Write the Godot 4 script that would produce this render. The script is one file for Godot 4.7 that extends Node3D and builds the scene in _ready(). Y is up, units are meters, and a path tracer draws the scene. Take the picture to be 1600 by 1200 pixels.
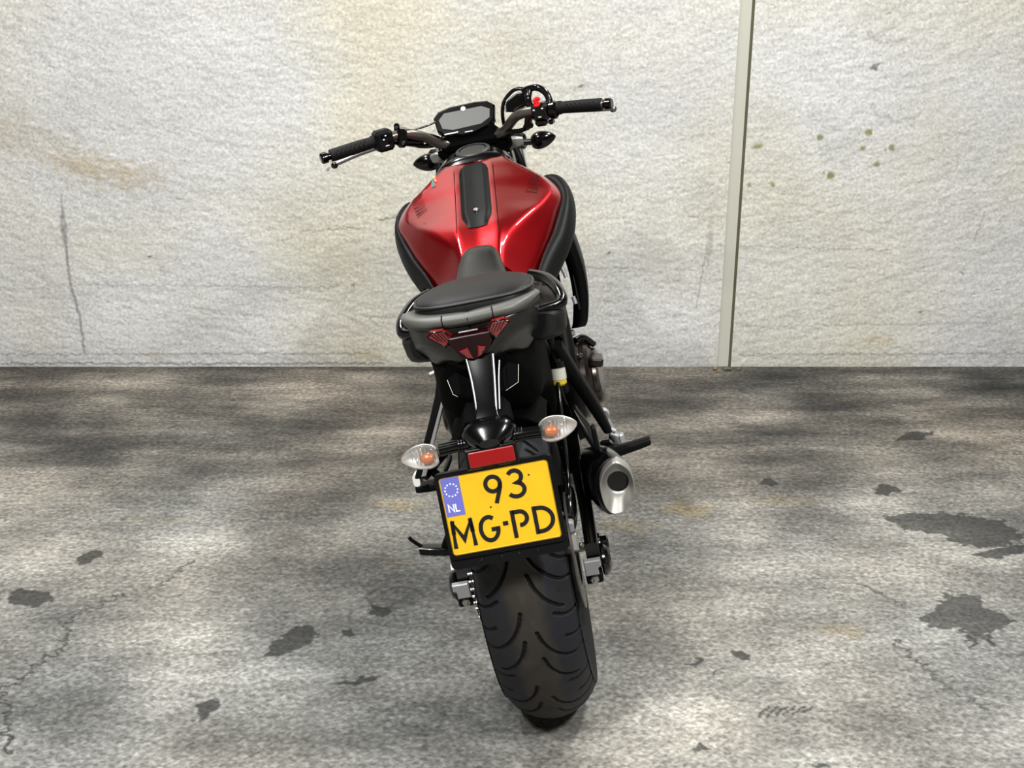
extends Node3D

# ------------------------------------------------------------------ mesh helper
class MB:
	var v := PackedVector3Array()
	var n := PackedVector3Array()
	var c := PackedColorArray()
	var uv := PackedVector2Array()
	var idx := PackedInt32Array()

	func tri(a: Vector3, b: Vector3, d: Vector3, nn: Vector3):
		var k := v.size()
		if (b - a).cross(d - a).dot(nn) > 0.0:
			var t := b; b = d; d = t
		v.append_array([a, b, d]); n.append_array([nn, nn, nn]); idx.append_array([k, k + 1, k + 2])

	func quad(a: Vector3, b: Vector3, d: Vector3, e: Vector3, out := Vector3.ZERO):
		var nn := (d - a).cross(e - b)
		if nn.length() < 1e-12: return
		nn = nn.normalized()
		if out != Vector3.ZERO and nn.dot(out) < 0.0: nn = -nn
		tri(a, b, d, nn); tri(a, d, e, nn)

	# flat planar polygon in the xf plane (local x, y), facing local z * side
	func poly(pts: PackedVector2Array, xf: Transform3D, z: float, side: float):
		var t := Geometry2D.triangulate_polygon(pts)
		var nn := (xf.basis.z * side).normalized()
		for i in range(0, t.size(), 3):
			tri(xf * Vector3(pts[t[i]].x, pts[t[i]].y, z), xf * Vector3(pts[t[i + 1]].x, pts[t[i + 1]].y, z), xf * Vector3(pts[t[i + 2]].x, pts[t[i + 2]].y, z), nn)

	static func inset(pts: PackedVector2Array, b: float) -> PackedVector2Array:
		var area := 0.0
		var m := pts.size()
		for i in m: area += pts[i].cross(pts[(i + 1) % m])
		var s := 1.0 if area > 0 else -1.0
		var out := PackedVector2Array()
		for i in m:
			var d0 := (pts[i] - pts[(i + m - 1) % m]).normalized()
			var d1 := (pts[(i + 1) % m] - pts[i]).normalized()
			var n0 := Vector2(-d0.y, d0.x) * s
			var n1 := Vector2(-d1.y, d1.x) * s
			var k := 1.0 + n0.dot(n1)
			out.append(pts[i] + (n0 + n1) * b / maxf(k, 0.35))
		return out

	# an outline pushed from z0 to z1 (z1 is the front), with chamfered edges
	func prism(pts: PackedVector2Array, z0: float, z1: float, bev: float, xf := Transform3D.IDENTITY, back_bevel := true):
		var ins := MB.inset(pts, bev) if bev > 0.0 else pts
		var m := pts.size()
		var area := 0.0
		for i in m: area += pts[i].cross(pts[(i + 1) % m])
		var s := 1.0 if area > 0 else -1.0
		var zb := z0 + (bev if back_bevel else 0.0)
		poly(ins, xf, z1, 1.0)
		poly(ins if back_bevel else pts, xf, z0, -1.0)
		for i in m:
			var j := (i + 1) % m
			var d := pts[j] - pts[i]
			var o := xf.basis * Vector3(d.y * s, -d.x * s, 0)
			var a := pts[i]; var b := pts[j]; var ai := ins[i]; var bi := ins[j]
			quad(xf * Vector3(a.x, a.y, zb), xf * Vector3(b.x, b.y, zb), xf * Vector3(b.x, b.y, z1 - bev), xf * Vector3(a.x, a.y, z1 - bev), o)
			if bev > 0.0:
				quad(xf * Vector3(a.x, a.y, z1 - bev), xf * Vector3(b.x, b.y, z1 - bev), xf * Vector3(bi.x, bi.y, z1), xf * Vector3(ai.x, ai.y, z1), o + xf.basis.z * 1e-3)
				if back_bevel:
					quad(xf * Vector3(a.x, a.y, zb), xf * Vector3(b.x, b.y, zb), xf * Vector3(bi.x, bi.y, z0), xf * Vector3(ai.x, ai.y, z0), o - xf.basis.z * 1e-3)

	func box(size: Vector3, bev: float, xf := Transform3D.IDENTITY):
		var x := size.x / 2; var y := size.y / 2
		var b := minf(bev, minf(x, y) * 0.7)
		prism(PackedVector2Array([Vector2(x - b, -y), Vector2(x, -y + b), Vector2(x, y - b), Vector2(x - b, y), Vector2(-x + b, y), Vector2(-x, y - b), Vector2(-x, -y + b), Vector2(-x + b, -y)]), -size.z / 2, size.z / 2, minf(b, size.z * 0.35), xf)

	# smooth grid; rows of equal length
	func grid(rows: Array, wu := false, wv := false, cols = null, uvs = null, away = null):
		var nu := rows.size()
		var nv: int = rows[0].size()
		var k := v.size()
		var nn := PackedVector3Array()
		nn.resize(nu * nv)
		var cen := Vector3.ZERO
		for r in rows: for q in r: cen += q
		cen /= float(nu * nv)
		if away != null: cen = away
		var sgn := 0.0
		for i in nu:
			var ra: PackedVector3Array = rows[(i + nu - 1) % nu] if wu else rows[maxi(i - 1, 0)]
			var rb: PackedVector3Array = rows[(i + 1) % nu] if wu else rows[mini(i + 1, nu - 1)]
			var rr: PackedVector3Array = rows[i]
			for j in nv:
				var ja := (j + nv - 1) % nv if wv else maxi(j - 1, 0)
				var jb := (j + 1) % nv if wv else mini(j + 1, nv - 1)
				var du := rb[j] - ra[j]
				var dv := rr[jb] - rr[ja]
				if dv.length_squared() < 1e-14:
					var other: PackedVector3Array = ra if (i == nu - 1) else rb
					dv = other[jb] - other[ja]
				var w := du.cross(dv)
				w = w.normalized() if w.length_squared() > 1e-22 else Vector3.UP
				nn[i * nv + j] = w
				sgn += w.dot(rr[j] - cen)
		if sgn < 0.0:
			for i in nn.size(): nn[i] = -nn[i]
		for r in rows: v.append_array(r)
		n.append_array(nn)
		if cols != null: c.append_array(cols)
		if uvs != null: uv.append_array(uvs)
		for i in (nu if wu else nu - 1):
			for j in (nv if wv else nv - 1):
				var a := k + i * nv + j
				var b := k + ((i + 1) % nu) * nv + j
				var d := k + ((i + 1) % nu) * nv + (j + 1) % nv
				var e := k + i * nv + (j + 1) % nv
				# (b-a)x(d-a) is du x dv; clockwise front wants the opposite
				if sgn < 0.0: idx.append_array([a, b, d, a, d, e])
				else: idx.append_array([a, d, b, a, e, d])

	func cap(loop: PackedVector3Array, out: Vector3):
		var cen := Vector3.ZERO
		for q in loop: cen += q
		cen /= float(loop.size())
		var nn := out.normalized()
		for i in loop.size(): tri(cen, loop[i], loop[(i + 1) % loop.size()], nn)

	# loft of closed or open sections
	func loft(rows: Array, sub := 4, wv := true, caps := true, smooth_v := 0, sub_v := 1):
		var r := []
		for q in rows:
			var w: PackedVector3Array = PackedVector3Array(q)
			if sub_v > 1:
				var x := PackedVector3Array()
				var m := w.size()
				for j in (m if wv else m - 1):
					for s in sub_v: x.append(w[j].lerp(w[(j + 1) % m], float(s) / sub_v))
				if not wv: x.append(w[m - 1])
				w = x
			for t in smooth_v:
				var x := w.duplicate()
				var m := w.size()
				for j in m:
					if wv or (j > 0 and j < m - 1): x[j] = w[(j + m - 1) % m] * 0.25 + w[j] * 0.5 + w[(j + 1) % m] * 0.25
				w = x
			r.append(w)
		if sub > 1: r = MB.fill_rows(r, sub)
		grid(r, false, wv)
		if caps and wv:
			cap(r[0], r[0][0] * 0 + MB.mean(r[0]) - MB.mean(r[1]))
			cap(r[-1], MB.mean(r[-1]) - MB.mean(r[-2]))
		return r

	static func mean(a: PackedVector3Array) -> Vector3:
		var s := Vector3.ZERO
		for q in a: s += q
		return s / float(a.size())

	static func fill_rows(rows: Array, sub: int) -> Array:
		var out := []
		var m := rows.size()
		for i in m - 1:
			for s in sub:
				var t := float(s) / sub
				var w := PackedVector3Array()
				for j in rows[i].size():
					w.append(rows[i][j].cubic_interpolate(rows[i + 1][j], rows[maxi(i - 1, 0)][j], rows[mini(i + 2, m - 1)][j], t))
				out.append(w)
		out.append(PackedVector3Array(rows[m - 1]))
		return out

	static func spline(p: Array, sub: int) -> PackedVector3Array:
		var out := PackedVector3Array()
		var m := p.size()
		for i in m - 1:
			for s in sub: out.append(p[i].cubic_interpolate(p[i + 1], p[maxi(i - 1, 0)], p[mini(i + 2, m - 1)], float(s) / sub))
		out.append(p[m - 1])
		return out

	# r: one radius or one for each control point
	func tube(p: Array, r, sub := 5, sides := 10, caps := true):
		var pts := MB.spline(p, sub) if sub > 1 else PackedVector3Array(p)
		var rows := []
		var t := (pts[1] - pts[0]).normalized()
		var x := t.cross(Vector3(0.31, 0.85, 0.42)).normalized()
		for i in pts.size():
			t = (pts[mini(i + 1, pts.size() - 1)] - pts[maxi(i - 1, 0)]).normalized()
			x = (x - t * x.dot(t)).normalized()
			var y := t.cross(x)
			var rad: float
			if r is Array:
				var f := float(i) / sub
				rad = lerpf(r[mini(int(f), r.size() - 1)], r[mini(int(f) + 1, r.size() - 1)], f - int(f))
			else: rad = r
			var w := PackedVector3Array()
			for k in sides: w.append(pts[i] + (x * cos(TAU * k / sides) + y * sin(TAU * k / sides)) * rad)
			rows.append(w)
		grid(rows, false, true)
		if caps:
			cap(rows[0], pts[0] - pts[1]); cap(rows[-1], pts[-1] - pts[-2])

	# profile of (radius, height), turned about local y; hard edges between its segments
	func lathe(prof: Array, xf := Transform3D.IDENTITY, seg := 32, closed := false):
		var m := prof.size()
		var mid := Vector2.ZERO
		for q in prof: mid += q
		mid /= float(m)
		var area := 0.0
		for i in m: area += prof[i].cross(prof[(i + 1) % m])
		for i in (m if closed else m - 1):
			var a: Vector2 = prof[i]; var b: Vector2 = prof[(i + 1) % m]
			if a.distance_to(b) < 1e-6: continue
			var d := (b - a).normalized()
			var nr := Vector2(d.y, -d.x)
			if closed:
				if area < 0: nr = -nr
			elif nr.dot((a + b) / 2 - Vector2(0, mid.y)) < 0 and absf(nr.x) > 0.02: nr = -nr
			elif absf(nr.x) <= 0.02: nr = Vector2(0, signf((a.y + b.y) / 2 - mid.y))
			var k := v.size()
			for s in seg + 1:
				var an := TAU * s / seg
				var cs := Vector3(cos(an), 0, sin(an))
				var nn := (xf.basis * (cs * nr.x + Vector3(0, nr.y, 0))).normalized()
				v.append_array([xf * (cs * a.x + Vector3(0, a.y, 0)), xf * (cs * b.x + Vector3(0, b.y, 0))])
				n.append_array([nn, nn])
			for s in seg:
				var q := k + s * 2
				var g := (v[q + 1] - v[q]).cross(v[q + 2] - v[q])
				if g.length_squared() < 1e-16: g = (v[q + 1] - v[q + 2]).cross(v[q + 3] - v[q + 2])
				if g.dot(n[q]) > 0: idx.append_array([q, q + 2, q + 1, q + 2, q + 3, q + 1])
				else: idx.append_array([q, q + 1, q + 2, q + 2, q + 1, q + 3])

	# flat lettering stroke: a polyline of width w, raised h above the xf plane, mapped by f when given
	func ribbon(p: Array, w: float, h: float, xf := Transform3D.IDENTITY, f = null):
		var m := p.size()
		var shut: bool = p[0].distance_to(p[m - 1]) < 1e-5
		var L := []; var R := []
		for i in m:
			var d0: Vector2 = (p[i] - p[i - 1]).normalized() if i > 0 else ((p[m - 1] - p[m - 2]).normalized() if shut else (p[1] - p[0]).normalized())
			var d1: Vector2 = (p[i + 1] - p[i]).normalized() if i < m - 1 else ((p[1] - p[0]).normalized() if shut else d0)
			var nn := Vector2(-d0.y, d0.x) + Vector2(-d1.y, d1.x)
			nn = nn / maxf(nn.length_squared(), 0.55) * w
			L.append(p[i] + nn); R.append(p[i] - nn)
		var P := func(q: Vector2, z: float) -> Vector3: return f.call(q, z) if f != null else xf * Vector3(q.x, q.y, z)
		for i in m - 1:
			var up: Vector3 = P.call(p[i], h + 0.001) - P.call(p[i], h)
			quad(P.call(L[i], h), P.call(R[i], h), P.call(R[i + 1], h), P.call(L[i + 1], h), up)
			quad(P.call(L[i], 0), P.call(L[i + 1], 0), P.call(L[i + 1], h), P.call(L[i], h), P.call(L[i], h) - P.call(p[i], h))
			quad(P.call(R[i], 0), P.call(R[i + 1], 0), P.call(R[i + 1], h), P.call(R[i], h), P.call(R[i], h) - P.call(p[i], h))
		if not shut:
			for e in [[0, 1], [m - 1, m - 2]]:
				quad(P.call(L[e[0]], 0), P.call(R[e[0]], 0), P.call(R[e[0]], h), P.call(L[e[0]], h), P.call(p[e[0]], h) - P.call(p[e[1]], h))

	func mesh() -> ArrayMesh:
		var a := []
		a.resize(Mesh.ARRAY_MAX)
		a[Mesh.ARRAY_VERTEX] = v; a[Mesh.ARRAY_NORMAL] = n; a[Mesh.ARRAY_INDEX] = idx
		if c.size() == v.size(): a[Mesh.ARRAY_COLOR] = c
		if uv.size() == v.size(): a[Mesh.ARRAY_TEX_UV] = uv
		var m := ArrayMesh.new()
		m.add_surface_from_arrays(Mesh.PRIMITIVE_TRIANGLES, a)
		return m

# ------------------------------------------------------------------ small helpers
var M := {}
var bike: Node3D

func mat(albedo: Color, rough: float, metal := 0.0, coat := 0.0, spec := 0.5) -> StandardMaterial3D:
	var m := StandardMaterial3D.new()
	m.albedo_color = albedo; m.roughness = rough; m.metallic = metal; m.metallic_specular = spec
	if coat > 0.0:
		m.clearcoat_enabled = true; m.clearcoat = coat; m.clearcoat_roughness = 0.03
	return m

func add(called: String, mb: MB, material: Material, parent: Node, label := "") -> MeshInstance3D:
	var o := MeshInstance3D.new()
	o.name = called; o.mesh = mb.mesh(); o.material_override = material
	parent.add_child(o, true)
	if label: o.set_meta("label", label)
	return o

func group_part(called: String, parent: Node, label := "") -> Node3D:
	var o := Node3D.new()
	o.name = called
	parent.add_child(o, true)
	if label: o.set_meta("label", label)
	return o

func frame(at: Vector3, zdir: Vector3, updir := Vector3.UP) -> Transform3D:
	var z := zdir.normalized()
	var x := updir.cross(z).normalized()
	return Transform3D(Basis(x, z.cross(x), z), at)

func axis_y(at: Vector3, ydir: Vector3) -> Transform3D:      # local y along ydir
	var y := ydir.normalized()
	var x := y.cross(Vector3(0.13, 0.37, 0.92)).normalized()
	return Transform3D(Basis(x, y, x.cross(y)), at)

func V2(a: Array) -> PackedVector2Array:
	var o := PackedVector2Array()
	for i in range(0, a.size(), 2): o.append(Vector2(a[i], a[i + 1]))
	return o

func flip(a: PackedVector2Array) -> PackedVector2Array:
	var o := PackedVector2Array()
	for q in a: o.append(Vector2(-q.x, q.y))
	return o

func arc(cx: float, cy: float, rx: float, ry: float, a0: float, a1: float, k := 14) -> Array:
	var o := []
	for i in k + 1:
		var a := deg_to_rad(lerpf(a0, a1, float(i) / k))
		o.append(Vector2(cx + rx * cos(a), cy + ry * sin(a)))
	return o

func bolt(mb: MB, at: Vector3, dir: Vector3, r := 0.006, h := 0.005):
	mb.lathe([Vector2(0, h), Vector2(r * 0.5, h), Vector2(r * 0.85, h), Vector2(r, h * 0.75), Vector2(r, 0)], axis_y(at, dir), 6)

# ------------------------------------------------------------------ scene
func _ready():
	camera_and_light()
	materials()
	room()
	lamps()
	motorcycle()

func camera_and_light():
	var cam := Camera3D.new()
	cam.name = "camera"
	cam.fov = rad_to_deg(2.0 * atan(600.0 / 2220.0))
	cam.near = 0.05
	cam.position = Vector3(0, 1.598, 2.627)
	cam.rotation_degrees = Vector3(-19.0, 0, 0)
	add_child(cam)
	cam.current = true
	var we := WorldEnvironment.new()
	we.name = "environment"
	var e := Environment.new()
	e.background_mode = Environment.BG_COLOR
	e.background_color = Color(0, 0, 0)
	e.tonemap_mode = Environment.TONE_MAPPER_LINEAR
	e.tonemap_exposure = 1.0
	e.sdfgi_enabled = true; e.ssao_enabled = true; e.ssil_enabled = true
	we.environment = e
	add_child(we)

# the battens under the garage ceiling: where, turn, length, energy
const LAMPS := [[-0.95, -1.35, 0.0, 0.6, 0.5], [0.95, -1.35, 0.0, 0.6, 0.5], [-1.0, 0.15, 0.0, 0.6, 0.55], [1.0, 0.15, 0.0, 0.6, 0.55], [-1.05, 2.3, 0.0, 0.6, 1.9], [1.05, 2.3, 0.0, 0.6, 1.9]]
const CEILING := 2.9
const LAMP_ENERGY := 7.2

func lamps():
	for i in LAMPS.size():
		var q: Array = LAMPS[i]
		var o := Node3D.new()
		o.name = "ceiling_lamp"
		o.position = Vector3(q[0], CEILING, q[1]); o.rotation.y = q[2]
		add_child(o, true)
		o.set_meta("label", ["white ceiling lamp batten near the back wall, left of the motorcycle", "white ceiling lamp batten near the back wall, right of the motorcycle", "white ceiling lamp batten over the left side of the rear wheel", "white ceiling lamp batten over the right side of the rear wheel", "white ceiling lamp batten over the driving lane, on the left", "white ceiling lamp batten over the driving lane, on the right"][i])
		o.set_meta("category", "lamp"); o.set_meta("group", "ceiling battens")
		var b := MB.new(); b.box(Vector3(0.12, 0.05, q[3] + 0.06), 0.006, Transform3D(Basis.IDENTITY, Vector3(0, -0.025, 0)))
		add("housing", b, M.lamp_white, o)
		b = MB.new()
		b.tube([Vector3(0, -0.066, -q[3] / 2), Vector3(0, -0.066, q[3] / 2)], 0.016, 1, 14)
		add("tube", b, M.tube, o)
		var l := AreaLight3D.new()
		l.name = "tube_light"
		l.area_size = Vector2(0.05, q[3])
		l.light_energy = LAMP_ENERGY * q[4]
		l.light_color = Color(1.0, 0.998, 0.985)
		l.position = Vector3(0, -0.09, 0)
		l.rotation = Vector3(-PI / 2, 0, 0)
		l.shadow_enabled = true
		l.area_range = 14.0
		o.add_child(l)

func noise(kind: int, freq: float, sd: int, oct := 4) -> FastNoiseLite:
	var f := FastNoiseLite.new()
	f.noise_type = kind; f.frequency = freq; f.seed = sd
	f.fractal_octaves = oct
	return f

func tex(nz: FastNoiseLite, size: int, lo: float, hi: float, bump := 0.0) -> Texture2D:
	var im := nz.get_seamless_image(size, size)
	im.convert(Image.FORMAT_L8)
	var d := im.get_data()
	for i in d.size(): d[i] = int(255.0 * lerpf(lo, hi, d[i] / 255.0))
	im = Image.create_from_data(size, size, false, Image.FORMAT_L8, d)
	if bump > 0.0:
		im.convert(Image.FORMAT_RGBA8)
		im.bump_map_to_normal_map(bump)
	im.generate_mipmaps()
	return ImageTexture.create_from_image(im)

func materials():
	M.red = mat(Color(0.62, 0.0, 0.045), 0.30, 0.88, 1.0)
	M.black_gloss = mat(Color(0.018, 0.018, 0.02), 0.18, 0.0, 0.3, 0.4)
	M.black_satin = mat(Color(0.040, 0.044, 0.046), 0.46, 0.0, 0.0, 0.24)
	M.black_matte = mat(Color(0.03, 0.03, 0.032), 0.5, 0.0, 0.0, 0.35)
	M.dark = mat(Color(0.02, 0.02, 0.021), 0.8, 0.0, 0.0, 0.15)
	M.hole = mat(Color(0.008, 0.008, 0.008), 0.9, 0.0, 0.0, 0.05)
	M.soot = mat(Color(0.028, 0.028, 0.029), 0.6, 0.0, 0.0, 0.22)
	M.grey_strip = mat(Color(0.30, 0.30, 0.285), 0.45)
	M.tail_grey = mat(Color(0.085, 0.083, 0.077), 0.35)
	M.rubber = mat(Color(0.13, 0.13, 0.14), 0.58, 0.0, 0.0, 0.3)
	M.rubber.vertex_color_use_as_albedo = true
	M.rubber.albedo_color = Color.WHITE
	M.grip = mat(Color(0.04, 0.04, 0.044), 0.6, 0.0, 0.0, 0.3)
	M.seat = mat(Color(0.078, 0.077, 0.08), 0.44, 0.0, 0.0, 0.26)
	M.nose = mat(Color(0.04, 0.04, 0.045), 0.27, 0.0, 0.0, 0.45)
	M.piping = mat(Color(0.03, 0.03, 0.03), 0.5)
	M.steel = mat(Color(0.55, 0.54, 0.53), 0.3, 0.95)
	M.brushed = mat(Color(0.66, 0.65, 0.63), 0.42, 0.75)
	M.bar = mat(Color(0.45, 0.42, 0.40), 0.3, 0.85)
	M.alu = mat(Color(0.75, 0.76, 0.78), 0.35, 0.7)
	M.alu_plate = mat(Color(0.62, 0.62, 0.63), 0.5, 0.5)
	M.chrome = mat(Color(0.9, 0.9, 0.9), 0.08, 1.0)
	M.engine = mat(Color(0.30, 0.27, 0.255), 0.24, 0.95)
	M.cap_grey = mat(Color(0.30, 0.30, 0.29), 0.4, 0.8)
	M.yellow = mat(Color(0.80, 0.63, 0.03), 0.42, 0.0, 0.3)
	M.blue = mat(Color(0.36, 0.37, 0.66), 0.45)
	M.ink = mat(Color(0.035, 0.03, 0.04), 0.4)
	M.white = mat(Color(0.92, 0.92, 0.9), 0.5)
	M.cream = mat(Color(0.80, 0.80, 0.74), 0.4)
	M.brakefluid = mat(Color(0.85, 0.72, 0.22), 0.4)
	M.red_plastic = mat(Color(0.85, 0.03, 0.06), 0.35)
	M.reflector = mat(Color(0.50, 0.012, 0.03), 0.25, 0.0, 0.6)
	M.lamp_red = mat(Color(0.42, 0.015, 0.03), 0.18, 0.0, 1.0)
	M.lamp_deep = mat(Color(0.10, 0.006, 0.01), 0.3, 0.0, 0.15, 0.3)
	M.amber = mat(Color(0.66, 0.33, 0.09), 0.2, 0.0, 0.25)
	M.mirror = mat(Color(0.86, 0.85, 0.83), 0.32, 0.6)
	M.screen = mat(Color(0.33, 0.33, 0.325), 0.4)
	M.letter = mat(Color(0.10, 0.085, 0.085), 0.4, 0.3)
	M.teal = mat(Color(0.32, 0.46, 0.45), 0.4)
	M.orange = mat(Color(0.95, 0.50, 0.22), 0.4)
	M.tan_lump = mat(Color(0.55, 0.42, 0.30), 0.9)
	M.glass = StandardMaterial3D.new()
	M.glass.transparency = BaseMaterial3D.TRANSPARENCY_ALPHA
	M.glass.albedo_color = Color(0.95, 0.95, 0.93, 0.05); M.glass.roughness = 0.03
	M.lamp_white = mat(Color(0.85, 0.85, 0.84), 0.5)
	M.tube = mat(Color(1, 1, 1), 0.5)
	M.tube.emission_enabled = true; M.tube.emission = Color(1.0, 0.985, 0.94); M.tube.emission_energy_multiplier = 4.0
	# leather-like grain
	var grain := tex(noise(FastNoiseLite.TYPE_CELLULAR, 0.06, 5, 2), 256, 0, 1, 3.0)
	for k in ["seat", "black_satin", "grip"]:
		M[k].normal_enabled = true; M[k].normal_texture = grain; M[k].normal_scale = 0.25
		M[k].uv1_triplanar = true; M[k].uv1_scale = Vector3.ONE * 22.0

# concrete pictures: base colour only (tone, stains, marks), one image for floor and one for wall
# rusty and yellowish patches: x, z, half width, half depth, strength
const RUST := [[0.47, -0.91, 0.05, 0.05, 0.6], [0.76, -0.97, 0.10, 0.035, 0.35], [-0.32, -0.94, 0.06, 0.03, 0.4], [-0.96, -0.84, 0.12, 0.02, 0.15], [-0.30, -0.58, 0.05, 0.03, 0.35], [0.75, -0.24, 0.05, 0.02, 0.4], [0.30, -0.80, 0.08, 0.05, 0.3]]
const STAINS := {
	"wet_a": [0.99, -0.87, 1.07, -0.88, 1.16, -0.89, 1.21, -0.88, 1.30, -0.83, 1.34, -0.77, 1.31, -0.71, 1.21, -0.67, 1.14, -0.70, 1.11, -0.76, 1.03, -0.78],
	"wet_b": [1.16, -0.63, 1.26, -0.68, 1.32, -0.69, 1.30, -0.65, 1.22, -0.61],
	"star": [0.93, -0.29, 1.01, -0.36, 1.03, -0.44, 1.05, -0.41, 1.11, -0.42, 1.10, -0.36, 1.15, -0.30, 1.15, -0.27, 1.08, -0.24, 1.06, -0.19, 1.04, -0.22, 1.02, -0.24, 0.95, -0.26],
	"drip_a": [1.02, -0.21, 1.04, -0.22, 1.03, -0.17, 1.02, -0.16], "drip_b": [1.07, -0.22, 1.08, -0.22, 1.075, -0.17, 1.06, -0.18],
	"drop": [-0.55, -0.12, -0.53, -0.20, -0.50, -0.25, -0.47, -0.27, -0.44, -0.22, -0.45, -0.18, -0.49, -0.14],
	"d": [-1.10, -0.61, -1.08, -0.65, -1.04, -0.66, -1.04, -0.62, -1.07, -0.57], "e": [-1.20, -0.39, -1.19, -0.44, -1.14, -0.44, -1.09, -0.40, -1.11, -0.35, -1.17, -0.36],
	"f": [-0.64, 0.14, -0.65, 0.07, -0.62, 0.05, -0.60, 0.08, -0.62, 0.11], "g": [-0.38, 0.0, -0.33, -0.03, -0.28, -0.04, -0.33, -0.01],
	"h": [-0.39, -0.23, -0.37, -0.25, -0.35, -0.22, -0.37, -0.20], "i": [-0.34, -0.33, -0.32, -0.36, -0.27, -0.33, -0.30, -0.30],
	"j": [0.69, -1.09, 0.73, -1.13, 0.76, -1.10, 0.73, -1.07], "k": [0.35, 0.23, 0.37, 0.215, 0.385, 0.23, 0.36, 0.25],
	"l": [0.48, -0.14, 0.50, -0.15, 0.52, -0.12, 0.50, -0.11], "m": [0.38, -0.08, 0.41, -0.12, 0.41, -0.09], "n": [0.42, -0.05, 0.46, -0.08, 0.44, -0.055],
	"p": [1.16, -1.42, 1.23, -1.50, 1.31, -1.50, 1.25, -1.43], "q": [0.57, 0.29, 0.60, 0.27, 0.61, 0.30], "s": [1.01, -1.05, 1.05, -1.09, 1.10, -1.04, 1.02, -1.00]}

func paint_blob(px: PackedFloat32Array, w: int, h: int, x0: float, y0: float, ppm: float, pts: Array, amount: float, ragged: float, soft: float, nz: FastNoiseLite):
	var pg := V2(pts)
	for q in pg.size(): pg[q] = adjust(pg[q])
	var r := Rect2(pg[0], Vector2.ZERO)
	for q in pg: r = r.expand(q)
	r = r.grow(ragged * 1.5 + soft)
	for j in range(maxi(0, int((r.position.y - y0) * ppm)), mini(h, int((r.end.y - y0) * ppm) + 1)):
		for i in range(maxi(0, int((r.position.x - x0) * ppm)), mini(w, int((r.end.x - x0) * ppm) + 1)):
			var p := Vector2(x0 + i / ppm, y0 + j / ppm)
			p += Vector2(nz.get_noise_2d(p.x * 1000, p.y * 1000), nz.get_noise_2d(p.x * 1000 + 500, p.y * 1000 - 900)) * ragged
			var d := 1e9
			for k in pg.size(): d = minf(d, p.distance_to(Geometry2D.get_closest_point_to_segment(p, pg[k], pg[(k + 1) % pg.size()])))
			if Geometry2D.is_point_in_polygon(p, pg): d = -d
			var a := clampf(0.5 - d / soft, 0.0, 1.0)
			if a > 0.0: px[j * w + i] += a * amount

# marks were measured on a survey at a slightly smaller scale
func adjust(p: Vector2) -> Vector2:
	return Vector2(p.x * 1.0127, 2.627 + (p.y - 2.627) * 1.0127) if marks_floor else p * 1.0132
var marks_floor := true

func gray(nz: FastNoiseLite, w: int, h: int) -> PackedByteArray:
	var im := nz.get_image(w, h, false, false, true)
	im.convert(Image.FORMAT_L8)
	return im.get_data()

func line_mark(px: PackedFloat32Array, w: int, h: int, x0: float, y0: float, ppm: float, pts: Array, width: float, amount: float, wobble: float, nz: FastNoiseLite):
	for k in range(0, pts.size() - 2, 2):
		var a := adjust(Vector2(pts[k], pts[k + 1])); var b := adjust(Vector2(pts[k + 2], pts[k + 3]))
		var steps := int(a.distance_to(b) * ppm * 2) + 1
		for s in steps:
			var p := a.lerp(b, float(s) / steps)
			p += Vector2(nz.get_noise_2d(p.x * 1500, p.y * 1500), nz.get_noise_2d(p.y * 1500 + 77, p.x * 1500)) * wobble
			var rr := maxi(int(ceil(width * ppm)), 0)
			for dj in range(-rr, rr + 1):
				for di in range(-rr, rr + 1):
					var i := int((p.x - x0) * ppm) + di; var j := int((p.y - y0) * ppm) + dj
					if i >= 0 and j >= 0 and i < w and j < h: px[j * w + i] = maxf(px[j * w + i], amount * clampf(1.2 - sqrt(di * di + dj * dj) / (rr + 0.6), 0, 1))

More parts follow.
